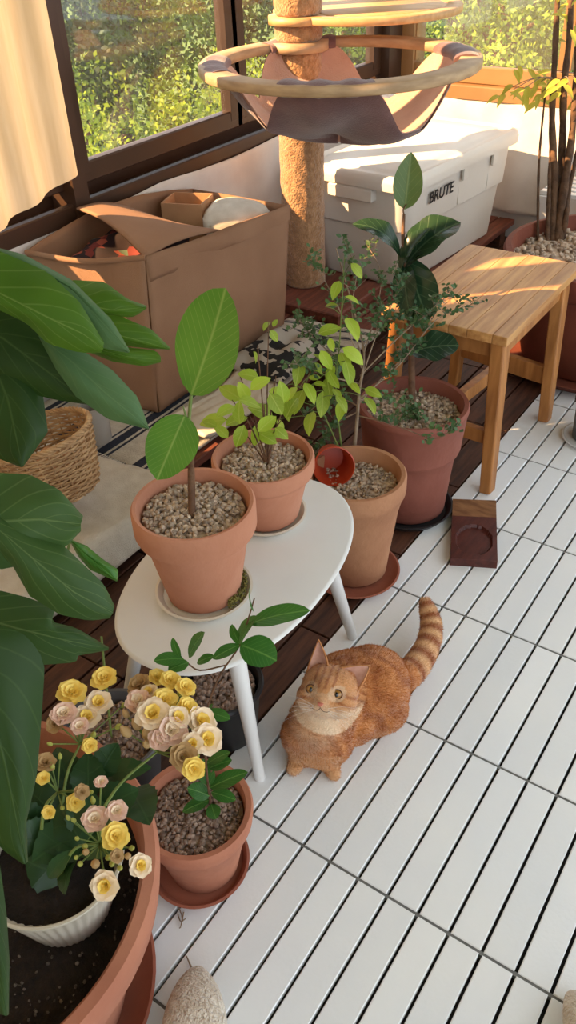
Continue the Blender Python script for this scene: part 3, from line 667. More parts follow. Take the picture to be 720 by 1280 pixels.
for x, y, s in [(157,892,6),(155,881,4),(157,914,9),(184,917,10),(170,905,8),(116,1000,5),(114,990,4),(107,1065,6),(119,1080,8),(85,1022,4),(92,1025,4),(160,1070,6),(150,1085,5),(140,1080,5),(96,1048,4),(106,1058,5),(117,918,5),(62,930,4),(75,945,4),(225,865,5),(216,890,5),(246,945,5),(165,1060,5),(135,1072,5),(65,958,5),(78,1010,4),(183,930,7),(148,908,5),(100,1080,5),(95,1072,4)]:
    p = at(x, y, .42); hub = min(clusters, key=lambda c: (c[1]-p).length)[1]
    bq = MB(); sc = s*depth(p)/FPX; bq.lathe([(0,-1.2),(.5,-.9),(.75,-.2),(.6,.4),(.2,1.0),(0,1.15)], (0,0,0), 8)
    o = bq.build('bud', fl_bud if s < 6 else fl_f, None); o.parent = kl; o.location = p-kw; o.scale = (sc,)*3
    o.rotation_mode = 'QUATERNION'; o.rotation_quaternion = ((p-hub).normalized()+V((0,0,.5))).to_track_quat('Z', 'Y')
    stalkq.tube([hub, hub.lerp(p, .5), p], .0008, 5)
stalkq.build('stalk', stem_gr, kl)
q = MB()
for x, y, l, w, a, z in [(70,1060,70,.055,150,.37),(60,1085,60,.05,200,.36),(110,1020,60,.05,-80,.38),(160,965,60,.030,-10,.38),(175,1010,50,.05,60,.37),(90,1030,60,.05,-120,.38),(150,1000,55,.045,-30,.38),(40,1050,60,.05,180,.37),(50,1000,60,.045,-140,.38),(110,970,60,.04,-90,.385),
    (90,1095,50,.03,110,.37),(135,950,50,.035,-60,.385),(75,1080,46,.018,-50,.385),(30,1020,50,.04,-160,.38),(130,1050,60,.05,20,.37),(80,960,55,.04,-110,.385),(100,1000,60,.05,-60,.36),(60,1040,60,.05,-100,.36)]:
    a = math.radians(a); h0 = at(x-l*.5*math.cos(a), y-l*.5*math.sin(a), z-.02); h1 = at(x+l*.5*math.cos(a), y+l*.5*math.sin(a), z)
    q.leaf(h0, h1, w, NUP+V((random.uniform(-.3,.3),)*3), .1, .15, lambda u: PROF_OVATE(u)*(1+.06*math.sin(u*40)), 20, 4, .05)
q.build('foliage', kal_l, kl)

# ================================================================ STOOL
st = thing('wooden_stool', 'small rectangular acacia wood stool with sun stripes on its seat', 'stool', (-0.245, 1.28, 0))
q = MB(); SX0, SX1, SY0, SY1 = -0.398, -0.088, 1.03, 1.515
wd = [0.05, 0.065, 0.055, 0.045, 0.06, 0.035]; x = SX0
for w in wd:
    q.box((x+w/2, (SY0+SY1)/2, 0.389), (w-0.0004, SY1-SY0, 0.022)); x += w
q.build('seat', stool_m, st, bevel=0.002)
feet = {}
for nm, (fx, fy) in {'a': (-0.085, 1.02), 'b': (-0.085, 1.405), 'c': (-0.385, 1.04), 'd': (-0.385, 1.47)}.items():
    tx = -0.115 if fx > -.2 else -0.365; ty = 1.065 if fy < 1.2 else 1.45
    q = MB(); q.beam((fx, fy, 0), (tx, ty, 0.379), 0.028, 0.036, V((0,1,0)), 0.034, 0.042); q.build('leg', stool_leg, st, bevel=0.004); feet[nm] = (V((fx, fy, 0)), V((tx, ty, .379)))
def on(k, z): a, b = feet[k]; return a.lerp(b, z/.379)
q = MB(); q.beam(on('a', .14), on('c', .14), .02, .034); q.beam(on('b', .125), on('d', .125), .02, .05)
mA = on('a', .14).lerp(on('c', .14), .55); mB = on('b', .13).lerp(on('d', .13), .45); q.beam(mA, mB, .022, .036); q.build('stretcher', stool_leg, st, bevel=0.002)
q = MB(); q.beam(on('a', .355), on('c', .355), .016, .04); q.beam(on('b', .355), on('d', .355), .016, .04); q.beam(on('a', .355), on('b', .355), .016, .04); q.beam(on('c', .355), on('d', .355), .016, .04); q.build('apron', stool_leg, st)

# wooden block / trap board
t = thing('wooden_tray', 'small two-tone wooden tray with a round recess lying on the white deck', 'tray', (-0.05, 0.86, 0))
P4 = [at(566, 624, .02), at(620, 626, .02), at(622, 702, .02), at(563, 698, .02)]
q = MB(); dk = mat('dark_stained_wood', (92,44,36), (66,30,26), 0.4, 8, 0.1, 60, stretch=(10,2,10)); lt = mat('light_block_wood', (148,104,66), (112,72,42), 0.5, 8, stretch=(3,12,3))
c0, c1, c2, c3 = P4
def bil(u, v, z): p = c0.lerp(c1, u).lerp(c3.lerp(c2, u), v); return V((p.x, p.y, z))
N_ = 30; H = .021
hole = lambda u, v: ((u-.5)/.40)**2 + ((v-.68)/.235)**2 < 1
vs = []; fs = []
for j in range(N_*2+1):
    for i in range(N_+1):
        u, v = i/N_, j/(N_*2); vs.append(bil(u, v, H-.007 if hole(u, v) else H))
for j in range(N_*2):
    for i in range(N_): a = j*(N_+1)+i; fs.append((a, a+N_+1, a+N_+2, a+1))
dkq = MB(); ltq = MB(); cut = int(N_*2*.30)
dkq.add(vs, [f for k, f in enumerate(fs) if k//N_ >= cut], smooth=False); ltq.add(vs, [f for k, f in enumerate(fs) if k//N_ < cut], smooth=False)
def skirt(qq, v0, v1):
    pts = [bil(0,v0,0), bil(1,v0,0), bil(1,v1,0), bil(0,v1,0)]; up = [V((p.x,p.y,H)) for p in pts]
    qq.add(pts+up, [(0,1,5,4),(1,2,6,5),(2,3,7,6),(3,0,4,7),(3,2,1,0)], smooth=False)
skirt(dkq, .30, 1.0); skirt(ltq, 0.0, .30)
dkq.build('dark_block', dk, t); ltq.build('light_block', lt, t)

# ================================================================ WHITE BIN
BR = -0.075; BC = (-0.912, 2.185); BH = PZ+0.37
bn = thing('storage_bin', 'large white lidded plastic tote on the platform in the far corner', 'storage bin', (BC[0], BC[1], PZ))
q = MB(); W_, L_ = 0.41, 0.74
def sec(w, l, r, z): return rrect(w, l, r, z, BC, BR, 7)
q.loft([sec(W_-.08, L_-.09, .05, PZ+.001), sec(W_-.07, L_-.08, .055, PZ+.008), sec(W_-.045, L_-.05, .05, PZ+.19), sec(W_-.022, L_-.026, .05, PZ+.195), sec(W_-.006, L_-.01, .05, PZ+.335), sec(W_+.012, L_+.012, .055, PZ+.338), sec(W_+.014, L_+.014, .055, PZ+.348)], cap1=False)
q.build('body', bin_m, bn, bevel=.0015)
q = MB()
q.loft([sec(W_+.022, L_+.022, .06, PZ+.334), sec(W_+.040, L_+.045, .065, PZ+.330), sec(W_+.044, L_+.05, .068, PZ+.352), sec(W_+.034, L_+.040, .066, PZ+.368), sec(W_+.010, L_+.014, .06, PZ+.374), sec(W_-.012, L_-.008, .055, PZ+.368), sec(W_-.06, L_-.07, .05, PZ+.369), sec(W_-.075, L_-.085, .05, PZ+.375), sec(W_-.2, L_-.22, .05, PZ+.377)])
def bl(x, y, z): return V((BC[0]+x*math.cos(BR)-y*math.sin(BR), BC[1]+x*math.sin(BR)+y*math.cos(BR), z))
Mb = Matrix.Rotation(BR, 3, 'Z')
q.build('lid', bin_m, bn)
q = MB()
q.box(bl(0, -(L_/2)-.005, PZ+.305), (.17, .035, .045), Mb, bev=.006); q.box(bl(0, (L_/2)+.005, PZ+.305), (.17, .035, .045), Mb, bev=.006); q.build('handle', bin_m, bn)
for y in (-.01, .20):
    for sx in (-1, 1):
        q = MB(); q.box(bl(sx*(W_/2+.006), y, PZ+.31), (.008, .034, .05), Mb, bev=.003); q.box(bl(sx*(W_/2-.014), y, PZ+.265), (.014, .028, .13), Mb, bev=.004); q.build('latch', bin_m, bn)
cu = bpy.data.curves.new('t', 'FONT'); cu.body = 'BRUTE'; cu.size = 0.052; cu.extrude = 0.0006; cu.offset = 0.0010; cu.space_character = 1.02
to = bpy.data.objects.new('t', cu); COL.objects.link(to); bpy.context.view_layer.update()
me = bpy.data.meshes.new_from_object(to.evaluated_get(bpy.context.evaluated_depsgraph_get())); bpy.data.objects.remove(to)
tx = bpy.data.objects.new('lettering', me); COL.objects.link(tx); tx.parent = bn; me.materials.clear(); me.materials.append(black_ink)
tilt_ = math.atan2(.018/2, .14)
tx.rotation_euler = (Matrix.Rotation(BR, 4, 'Z') @ Matrix.Rotation(tilt_, 4, 'Y') @ Matrix.Rotation(PI/2, 4, 'Z') @ Matrix.Rotation(PI/2, 4, 'X')).to_euler()
tx.location = bl(W_/2+.001, -.235, PZ+.262) - V(bn.location); tx['label'] = 'black BRUTE lettering on the side'

# ================================================================ CAT TREE
zr = 0.82
PP = at(377, 57, zr); PP = V((PP.x, PP.y, 0)); PP = V((-1.035, 1.665, 0))
RC = at(424, 78, zr); RC = V((RC.x, RC.y, zr))
ct = thing('cat_tree', 'cat tree with plush post, round hammock ring and wooden disc shelf', 'cat tree', (PP.x, PP.y, PZ))
q = MB(); q.box((PP.x+.06, PP.y-.035, PZ+.0175), (.36, .29, .035), bev=.004); q.build('base', deck_r, ct)
def plush(q, r, z0, z1, n=56):
    rows = int((z1-z0)/.006); vs = []; fs = []
    for j in range(rows+1):
        z = z0+(z1-z0)*j/rows
        for i in range(n):
            a = 2*PI*i/n; rr = r*(1+.045*(noise.noise(V((math.cos(a)*5, math.sin(a)*5, z*28)))))-.0; rr -= .006 if j in (0, rows) else 0
            vs.append(V((PP.x+rr*math.cos(a), PP.y+rr*math.sin(a), z)))
    for j in range(rows):
        for i in range(n): i2 = (i+1) % n; fs.append((j*n+i, j*n+i2, (j+1)*n+i2, (j+1)*n+i))
    fs.append(tuple(reversed(range(n)))); fs.append(tuple(rows*n+i for i in range(n))); q.add(vs, fs)
for a, b in ((PZ+.035, zr-.012), (zr+.013, zr+.055), (zr+.077, 1.45)):
    q = MB(); plush(q, .068, a, b); q.build('post', sisal_m, ct)
# hammock ring
RO = (600-248)/2*depth(RC)/FPX; RI = RO-.058
q = MB(); q.lathe([(RI, -.011), (RO-.003, -.012), (RO, -.009), (RO, .009), (RO-.003, .012), (RI+.003, .012), (RI, .009)], RC, 120, close=True)
dv = (V((RC.x, RC.y, 0))-PP); 
dirp = -dv.normalized(); q.beam(V((PP.x, PP.y, zr))+dirp*0, V((RC.x, RC.y, zr))+dirp*(RI+.02), .10, .022)
q.lathe([(0, -.012), (.085, -.012), (.085, .013), (0, .013)], (PP.x, PP.y, zr), 48)
q.build('ring', greywood, ct)
# disc shelf
DC = at(459, 11, zr+.066); RD = 118*depth(DC)/FPX
q = MB(); q.lathe([(0, -.009), (RD-.003, -.010), (RD, -.007), (RD, .007), (RD-.003, .010), (RD-.04, .010), (RD-.042, .007), (RD-.055, .007), (RD-.057, .010), (0, .010)], DC, 96)
q.lathe([(0, -.01), (.085, -.01), (.085, .01), (0, .01)], (PP.x, PP.y, zr+.066), 48)
q.beam(V((PP.x, PP.y, zr+.066)), V((DC.x, DC.y, zr+.066)), .12, .018); q.build('disc_shelf', birch_m, ct)
# sling
A0 = math.atan2(RX.y, RX.x)      # direction of "right" as seen from the room
att = [A0+math.radians(d) for d in (8, 108, 185, 262)]
def edge(th):
    k = min(abs((th-a+PI) % (2*PI)-PI) for a in att); k = min(1, max(0, (k-.30)/.50)); return k*k*(3-2*k)
def slingf(off):
    def fn(u, v):
        th = u*2*PI; e = edge(th); rr = (RI-.006)*(1-.16*e); ze = -.004-.125*e
        t = v; r = rr*(1-t**1.35); z = ze + (-.175-.018*math.sin(th*2+1)-ze)*math.sin(t*PI/2)**0.85
        r += .006*math.sin(th*9)*math.sin(t*PI); z += .006*math.sin(th*7+t*5)*math.sin(t*PI)
        return V((RC.x+(r+off)*math.cos(th), RC.y+(r+off)*math.sin(th), zr+z-off))
    return fn
q = MB(); q.grid(slingf(.004), 120, 16, False); q.build('hammock_sling', mauve_m, ct)
q = MB(); q.grid(slingf(0), 120, 16, False); q.build('hammock_lining', peach_m, ct)
for a in att:
    q = MB(); n = 14; m_ = 18; vs = []; fs = []
    for i in range(n+1):
        th = a-.33+.66*i/n
        for j in range(m_):
            b = 2*PI*j/m_; r = (RI+RO)/2-.008+(.036)*math.cos(b); z = (.017+.003*math.sin(i*1.3))*math.sin(b)
            vs.append(V((RC.x+r*math.cos(th), RC.y+r*math.sin(th), zr+z)))
    for i in range(n):
        for j in range(m_): j2 = (j+1) % m_; fs.append((i*m_+j, i*m_+j2, (i+1)*m_+j2, (i+1)*m_+j))
    fs += [tuple(range(m_)), tuple(n*m_+j for j in range(m_))]
    q.add(vs, fs); q.build('hammock_strap', mauve_m, ct)

# ================================================================ CANVAS BAG
bg = thing('canvas_bag', 'large tan canvas storage bag, open-topped, standing on the rugs', 'bag', (-1.08, 1.07, PZ))
bz = PZ+.018
B = {'n': V((-.915, .776, bz)), 'q': V((-.915, 1.365, bz)), 'l': V((-1.215, .745, bz)), 'd': V((-1.216, 1.335, bz))}
T = {'n': at(181, 322, .497), 'q': at(361, 257, .472), 'l': V((-1.228, .715, .492)), 'd': V((-1.226, 1.36, .475)), 'e': V((-1.226, .90, .545))}
def wall_f(b0, b1, t0, t1, out, bul=.018, sag=0.0, rip=.003):
    def fn(u, v):
        p = b0.lerp(b1, u).lerp(t0.lerp(t1, u), v); k = math.sin(PI*u)*math.sin(PI*min(1, v*1.0))
        p = p + out*(bul*k + rip*math.sin(u*11+v*5)*math.sin(PI*u) + .008*noise.noise(p*9)); p.z -= sag*math.sin(PI*u)*v
        if v == 0: p.z = b0.z
        return p
    return fn
q = MB()
q.grid(wall_f(B['n'], B['q'], T['n'], T['q'], V((1,0,0)), .02), 30, 22)
q.grid(wall_f(B['l'], B['n'], T['l'], T['n'], V((0,-1,0)), .02, .012), 20, 22)
q.grid(wall_f(B['q'], B['d'], T['q'], T['d'], V((0,1,0)), .01), 16, 22)
q.grid(wall_f(B['d'], B['l'], T['d'], T['l'], V((-1,0,0)), .0, -.04, 0), 24, 22)
q.grid(lambda u, v: B['n'].lerp(B['q'], u).lerp(B['l'].lerp(B['d'], u), v), 6, 6)
q.build('body', canvas_m, bg, solid=.005)
q = MB()   # folded hem band along the front top
q.grid(wall_f(T['n']+V((.004,0,-.06)), T['q']+V((.004,0,-.055)), T['n']+V((.003,0,.003)), T['q']+V((.003,0,.003)), V((1,0,0)), .006), 26, 4)
q.tube(spline([T['l']+V((0,-.002,0)), T['l'].lerp(T['n'], .5)+V((0,-.008,-.014)), T['n']], 14), .005, 8)
q.build('hem', canvas_m, bg, solid=.004)
q = MB()   # top flap across the left pocket
f1 = at(268, 287, .485); f0 = at(190, 262, .50)
def flap(u, v):
    a = T['e'].lerp(T['n'], u); b = V((-1.22, 1.07, .505)).lerp(T['n'].lerp(T['q'], .48), u); p = a.lerp(b, v)
    p.z += .022*math.sin(PI*u)*(1-v)+.012*math.sin(PI*v)-.01*math.sin(PI*u)*v; return p
q.grid(flap, 20, 14); q.build('flap', canvas_m, bg, solid=.005)
# dark printed cloth in the left pocket
pc_m = bpy.data.materials.new('printed_cloth'); pc_m.use_nodes = True; nt = pc_m.node_tree; b = nt.nodes['Principled BSDF']; b.inputs['Roughness'].default_value = .9
tc = nt.nodes.new('ShaderNodeTexCoord'); vo = nt.nodes.new('ShaderNodeTexVoronoi'); vo.inputs['Scale'].default_value = 34; cr = nt.nodes.new('ShaderNodeValToRGB')
nt.links.new(tc.outputs['Object'], vo.inputs['Vector']); sp = nt.nodes.new('ShaderNodeSeparateColor'); nt.links.new(vo.outputs['Color'], sp.inputs[0]); nt.links.new(sp.outputs[0], cr.inputs[0])
cr.color_ramp.interpolation = 'CONSTANT'; cr.color_ramp.elements[0].color = lin((44,26,24))
for p, c in ((.4,(120,46,36)),(.6,(96,110,84)),(.72,(44,28,26)),(.88,(170,84,60))):
    e = cr.color_ramp.elements.new(p); e.color = lin(c)
nt.links.new(cr.outputs[0], b.inputs['Base Color'])
q = MB(); q.grid(lambda u, v: V((-1.19+.24*u, .775+.035*u+.20*v, .440+.012*math.sin(u*9)+.015*noise.noise(V((u*4, v*4, 1)))+.03*v)), 20, 16)
tag(q.build('folded_cloth', pc_m, solid=.01), 'dark printed cloth with red and green motifs in the left pocket of the bag', 'cloth')
# paper parcel + cream cloth in the right side of the bag
q = MB(); c = at(214, 264, .47)
Mq = Matrix.Rotation(.35, 3, 'Z'); 
for sx, sy, w, l in ((0, -.05, .12, .004), (0, .05, .12, .004), (-.058, 0, .004, .1), (.058, 0, .004, .1)):
    q.box(V((c.x+.02, c.y+.05, .395)) + Mq @ V((sx, sy, 0)), (w, l, .20), Mq)
q.box(V((c.x+.02, c.y+.05, .30)), (.116, .1, .004), Mq)
tag(q.build('cardboard_box', card_m), 'open brown cardboard box standing inside the tan canvas bag', 'box')
q = MB(); c = at(312, 266, .47)
q.lathe([(0, -.10), (.07, -.09), (.105, -.02), (.09, .014), (.05, .03), (0, .036)], (c.x-.055, c.y+.0, .462), 28, rmod=lambda a, z: 1+.12*math.sin(3*a)+.05*math.sin(7*a))
tag(q.build('cream_cloth', linen_c, subsurf=1), 'bundled cream cloth on top inside the right of the canvas bag', 'cloth')

# ================================================================ RUGS, BASKET
def rug_mat():
    m = mat('striped_rug', (206,198,184), (188,178,162), 0.95, 40, 0.6, 300); nt = m.node_tree; N = nt.nodes; L = nt.links; b = N['Principled BSDF']
    tc = N.new('ShaderNodeTexCoord'); sp = N.new('ShaderNodeSeparateXYZ'); L.new(tc.outputs['UV'], sp.inputs[0]); cr = N.new('ShaderNodeValToRGB'); cr.color_ramp.interpolation = 'CONSTANT'
    e = cr.color_ramp.elements; e[0].color = (0,0,0,1); e[1].color = (0,0,0,1); e[1].position = .99
    for p, v in ((.05,1),(.085,0),(.10,1),(.115,0),(.30,1),(.36,0),(.375,1),(.39,0),(.555,1),(.57,0),(.585,1),(.635,0),(.65,1),(.665,0),(.82,1),(.87,0),(.885,1),(.90,0)):
        q = cr.color_ramp.elements.new(p); q.color = (v,v,v,1)
    L.new(sp.outputs[0], cr.inputs[0]); mx = N.new('ShaderNodeMix'); mx.data_type = 'RGBA'; mx.inputs[7].default_value = lin((44,48,62))
    src = b.inputs['Base Color'].links[0].from_socket; L.new(cr.outputs[0], mx.inputs[0]); L.new(src, mx.inputs[6]); L.new(mx.outputs[2], b.inputs['Base Color']); return m
rugm = rug_mat()
def sheet(q, x0, x1, y0, y1, z, amp=.004, nx=40, ny=50, edge=None, drape=None, swap=False):
    def fn(u, v):
        x = x0+(x1-x0)*u; y = y0+(y1-y0)*v; zz = z+amp*(noise.noise(V((x*7, y*7, z)))+1)
        if drape and x > drape: k = x-drape; x = drape+.35*k; zz -= k*.93
        return V((x, y, zz))
    q.grid(fn, nx, ny)
q = MB(); sheet(q, -1.235, -.72, .56, 1.40, PZ+.003, .004); o = q.build('woven_rug', rugm, solid=.005); tag(o, 'cream woven rug with navy stripes spread under the canvas bag', 'rug')
q = MB()
for i in range(90):
    x = -1.235+.515*i/90+random.uniform(-.002,.002); q.tube([(x, .562, PZ+.008), (x+random.uniform(-.006,.006), .535, PZ+.014), (x+random.uniform(-.01,.01), .505, PZ+.022)], .0013, 4)
fr_ = q.build('fringe', linen_c, None); fr_.parent = o
# folded striped mat, crosswise, beyond the bag corner
q = MB(); Mz = Matrix.Rotation(PI/2, 3, 'Z')
q.grid(lambda u, v: V((-.93+.30*v, 1.20+.21*u+.05*v, PZ+.025+.003*math.sin(v*9)))+V((0,0,0)), 30, 20)
tag(q.build('striped_mat', rugm, solid=.008), 'folded cream mat with dark stripes beyond the right corner of the bag', 'mat')
# cream linen throw over platform edge
def throw(u, v):
    y = -.75+1.26*v + .05*u; x = -1.22+.66*u; xe = -.682+.02*(v-.5); z = PZ+.016+.007*(noise.noise(V((x*6, y*6, 3)))+1)+.004*noise.noise(V((x*30,y*30,1)))
    if x > xe: k = x-xe; b = min(1, k/.05); x = xe+k*.22+.012*b; z -= k*.62*b
    return V((x, y, max(z, .006)))
q = MB(); q.grid(throw, 60, 80); tag(q.build('linen_throw', linen_c, solid=.008), 'cream linen throw hanging over the platform edge beside the white table', 'throw')
q = MB(); q.grid(lambda u, v: V((-.86+.15*u+.03*math.sin(v*4), .74+.42*v+.02*math.sin(u*5), PZ+.020+.016*(noise.noise(V((u*5, v*6, 8)))+1)+.0*u)), 40, 50)
tag(q.build('knitted_blanket', linen_c, solid=.009), 'rumpled cream knitted blanket lying behind the terracotta pots', 'blanket')
# patterned black and white cloth
bw = bpy.data.materials.new('black_white_cloth'); bw.use_nodes = True; nt = bw.node_tree; b = nt.nodes['Principled BSDF']; b.inputs['Roughness'].default_value = .9
tc = nt.nodes.new('ShaderNodeTexCoord'); wv = nt.nodes.new('ShaderNodeTexNoise'); wv.inputs['Scale'].default_value = 22; cr = nt.nodes.new('ShaderNodeValToRGB'); cr.color_ramp.interpolation = 'CONSTANT'
cr.color_ramp.elements[0].color = lin((26,26,28)); cr.color_ramp.elements[1].position = .5; cr.color_ramp.elements[1].color = lin((178,170,158))
nt.links.new(tc.outputs['Object'], wv.inputs['Vector']); nt.links.new(wv.outputs[0], cr.inputs[0]); nt.links.new(cr.outputs[0], b.inputs['Base Color'])
c = at(350, 450, PZ+.03)
q = MB(); q.grid(lambda u, v: V((c.x-.10+.20*u, c.y-.14+.28*v, PZ+.050+.030*(noise.noise(V((u*3.3, v*4, 5)))+.9)*math.sin(PI*u)**.5*math.sin(PI*v)**.5)), 36, 44)
tag(q.build('patterned_cloth', bw, solid=.006), 'crumpled black and white patterned cloth by the foot of the canvas bag', 'cloth')

# wicker basket
bk = thing('wicker_basket', 'woven wicker basket tilted open on the linen throw', 'basket', tuple(at(72, 610, PZ+.02)))
ctr = atd(80, 612, depth(at(85, 640, PZ+.02))-.04); axis = (atd(50, 545, depth(ctr)) - ctr).normalized()*.86 + camn(ctr)*.50; axis.normalize(); bh = .135
Mk = (axis+V((0,0,.0))).to_track_quat('Z', 'Y').to_matrix(); dK = depth(ctr); r0 = 44*dK/FPX; r1 = 62*dK/FPX
q = MB(); NST = 26; NR = 22
for j in range(NR):
    z = bh*(j+.5)/NR; r = r0+(r1-r0)*(z/bh)**.8; pts = []; n = NST*4
    for i in range(n+1):
        a = 2*PI*i/n; w = .0032*math.sin(a*NST/2+(PI if j % 2 else 0)); pts.append(ctr + Mk @ V(((r+w)*math.cos(a), (r+w)*math.sin(a), z+.0006*math.sin(a*5+j))))
    q.tube(pts, .0028, 5, cap=False)
for i in range(NST):
    a = 2*PI*(i+.5)/NST; q.tube([ctr + Mk @ V(((r0+(r1-r0)*t**.8)*math.cos(a), (r0+(r1-r0)*t**.8)*math.sin(a), bh*t)) for t in (0, .33, .66, 1.0)], .0022, 5)
q.build('weave', wicker_m, bk)
q = MB()
for k in range(3):
    pts = [ctr + Mk @ V(((r1+.001+.0035*math.sin(a*20+k*2.1))*math.cos(a), (r1+.001+.0035*math.sin(a*20+k*2.1))*math.sin(a), bh+.004+.0035*math.cos(a*20+k*2.1))) for a in [2*PI*i/160 for i in range(161)]]; q.tube(pts, .0032, 6, cap=False)
q.build('braided_rim', wicker_m, bk)
q = MB(); q.lathe([(0, .004), (r0, .004), (r0, .012), (0, .012)], ctr, 40, Mk); q.build('base', wicker_m, bk)
q = MB(); q.lathe([(0, .0), (.03, .005), (.045, .04), (.035, .075), (0, .085)], ctr+Mk @ V((0,0,.02)), 20, Mk, rmod=lambda a, z: 1+.2*math.sin(3*a+z*30))
tag(q.build('paper_bundle', card_m, subsurf=1), 'crumpled tan paper bundle inside the wicker basket', 'bundle')
# translucent jar behind basket
jm = mat('frosted_plastic', (190,182,172), (176,168,158), 0.3, 10, trans=.35)
c = at(122, 545, PZ+.04)
q = MB(); q.lathe([(0,0),(.032,0),(.035,.006),(.036,.075),(.031,.086),(.031,.098),(.029,.098),(.029,.085),(.033,.07),(.033,.006),(0,.004)], (c.x, c.y, PZ+.03), 36)
tag(q.build('frosted_jar', jm), 'frosted grey jar standing between the wicker basket and the canvas bag', 'jar')

# white sheets covering the low walls
def wallsheet(along_y):
    def fn(u, v):
        s = (0.93+1.74*u) if along_y else (XW+.03+2.3*u)
        w = .003*math.sin(s*17)+.004*noise.noise(V((s*4, v*1.5, 2)))+.004*math.sin(s*41)
        top = .512 - .012*abs(math.sin(s*5)); z = .10+(top-.10)*min(1, v/.88)
        off = .014+w*(1-.5*v)
        if v > .88: k = (v-.88)/.12; z = top+.006*math.sin(PI*k); off = (.014+w*.5)*(1-k)+.0*k
        return V((XW+max(.004, off), s, z)) if along_y else V((s, YW-max(.004, off), z))
    return fn
q = MB(); q.grid(wallsheet(True), 110, 30); tag(q.build('white_sheet', linen_w, solid=.003), 'white cotton sheet draped over the low wall under the left window', 'sheet')
q = MB(); q.grid(wallsheet(False), 130, 30); tag(q.build('white_sheet', linen_w, solid=.003), 'white cotton sheet hung along the low wall behind the white bin', 'sheet')

# curtains
def curtain(y0, y1, x, label, hem0, hem1, dens=26.0):
    def fn(u, v):
        zb = hem0+(hem1-hem0)*u; z = zb+(2.12-zb)*v; ya = y0-(.19*min(1, max(0, (1.28-z)/.14)) if y0 > 0 else 0); y = ya+(y1-ya)*u + (.03*(1-v)*math.sin(PI*u) if 0 else 0)  # unseen lower edge widened to keep slit sun off the bag
        xx = x+.008*math.sin(y*dens*2+.6*math.sin(z*2))+.012*noise.noise(V((y*11, z*.9, 4)))+.006*noise.noise(V((y*30, z*2.5, 9)))
        if u > .93: y -= .02*math.sin((z)*3)*0
        return V((xx, y, z))
    q = MB(); q.grid(fn, max(12, int((y1-y0)*140)), 40); return tag(q.build('curtain', curtain_m), label, 'curtain')
curtain(.572, .885, -1.19, 'sunlit sheer cream curtain hanging over the left window', .52, .64)
curtain(-2.9, .258, -1.19, 'long sheer cream curtain added along the left wall outside the view to block the sun', .50, .50)  # unseen, added to keep direct sun off the foreground

# ================================================================ POT E, right edge things
CE = (-0.105, 1.84)
saucer('saucer', 'dark brown saucer under the large tree pot behind the stool', CE, 0.30, 0.035, 0.0, terra_d)
prE = [(0,0),(0.20,0),(0.208,0.006),(0.262,0.255),(0.282,0.265),(0.29,0.275),(0.297,0.318),(0.292,0.328),(0.276,0.33),(0.27,0.32),(0.262,0.28)]
pe, ze = potted('indoor_tree', 'multi-stemmed woody tree with yellow leaves in a large brown pot', CE, 0.33, 0.297, 0.208, 0.008, terra_d, 'gravel', drop=.04, ns=900, s=.009, prof=prE, gmat=gravel_m)
q = MB(); dE = depth(at(692, 300, ze)); 
for pts, r in [([(672,300),(674,200),(682,112)],.0045),([(690,304),(693,220),(690,150),(694,60),(700,-60)],.012),([(696,304),(706,230),(716,160),(722,60),(728,-60)],.013),([(702,302),(708,270),(712,235),(730,150)],.009),([(684,302),(688,200),(694,110)],.007),([(700,300),(703,180),(705,110),(712,40),(716,-60)],.012)]:
    p = spline([atd(x, y, dE+random.uniform(-.02,.02)) for x, y in pts], 18); q.tube(p, [r*(1-.35*i/18)*(1+.12*math.sin(i*1.9)) for i in range(19)], 8)
q.build('trunk', bark_m, pe)
q = MB()
for k in range(46):
    x, y = random.uniform(640, 740), random.gauss(108, 16); 
    if k < 10: x, y = 625+k*6, 118+random.uniform(-8,8)
    a = math.radians(random.uniform(20, 160)); l = random.uniform(14, 26); dd = dE+random.uniform(-.12,.12)
    q.leaf(atd(x, y, dd), atd(x+l*math.cos(a), y+l*math.sin(a), dd), l*.36*dd/FPX, NUP, .1, .2, PROF_LANCE, 6, 2)
for k in range(60):
    p = atd(random.uniform(690, 760), random.uniform(-90, 60), dE+random.uniform(-.15,.15)); d = V((random.uniform(-1,1), random.uniform(-1,1), random.uniform(-.8,.2))).normalized()*.05
    q.leaf(p, p+d, .016, NUP, .1, .2, PROF_LANCE, 6, 2)
q.build('foliage', yel_l, pe)
q = MB()
for k in range(9):
    e0 = atd(700, 100, dE); e1 = atd(630+k*12, 112+random.uniform(-6,6), dE+random.uniform(-.08,.08)); q.tube(spline([e0, e0.lerp(e1,.5)+V((0,0,.02)), e1], 6), .0012, 5)
q.build('twig', stem_gy, pe)
# small plant at the right edge
saucer('saucer', 'white saucer under the small dark pot at the right edge', (0.055, 1.375), .078, .01, 0.0, white_paint)
ps, zs = potted('small_houseplant', 'small green plant in a dark grey pot by the far stool leg', (0.055, 1.375), .115, .062, .052, .006, greyplast, 'gravel', band=.012, gmat=gravel_d, ns=220, s=.005, drop=.015)
q = MB()
for k in range(26):
    c = V((0.055, 1.375, zs)); a = random.random()*6.28; l = random.uniform(.04,.09); d = V((math.cos(a)*.7, math.sin(a)*.7, random.uniform(.3,1.0))).normalized()*l
    q.leaf(c+d*.1, c+d, .018, V((0,0,1)), .2, .2, PROF_LANCE, 7, 2)
q.build('foliage', citrus_l, ps)
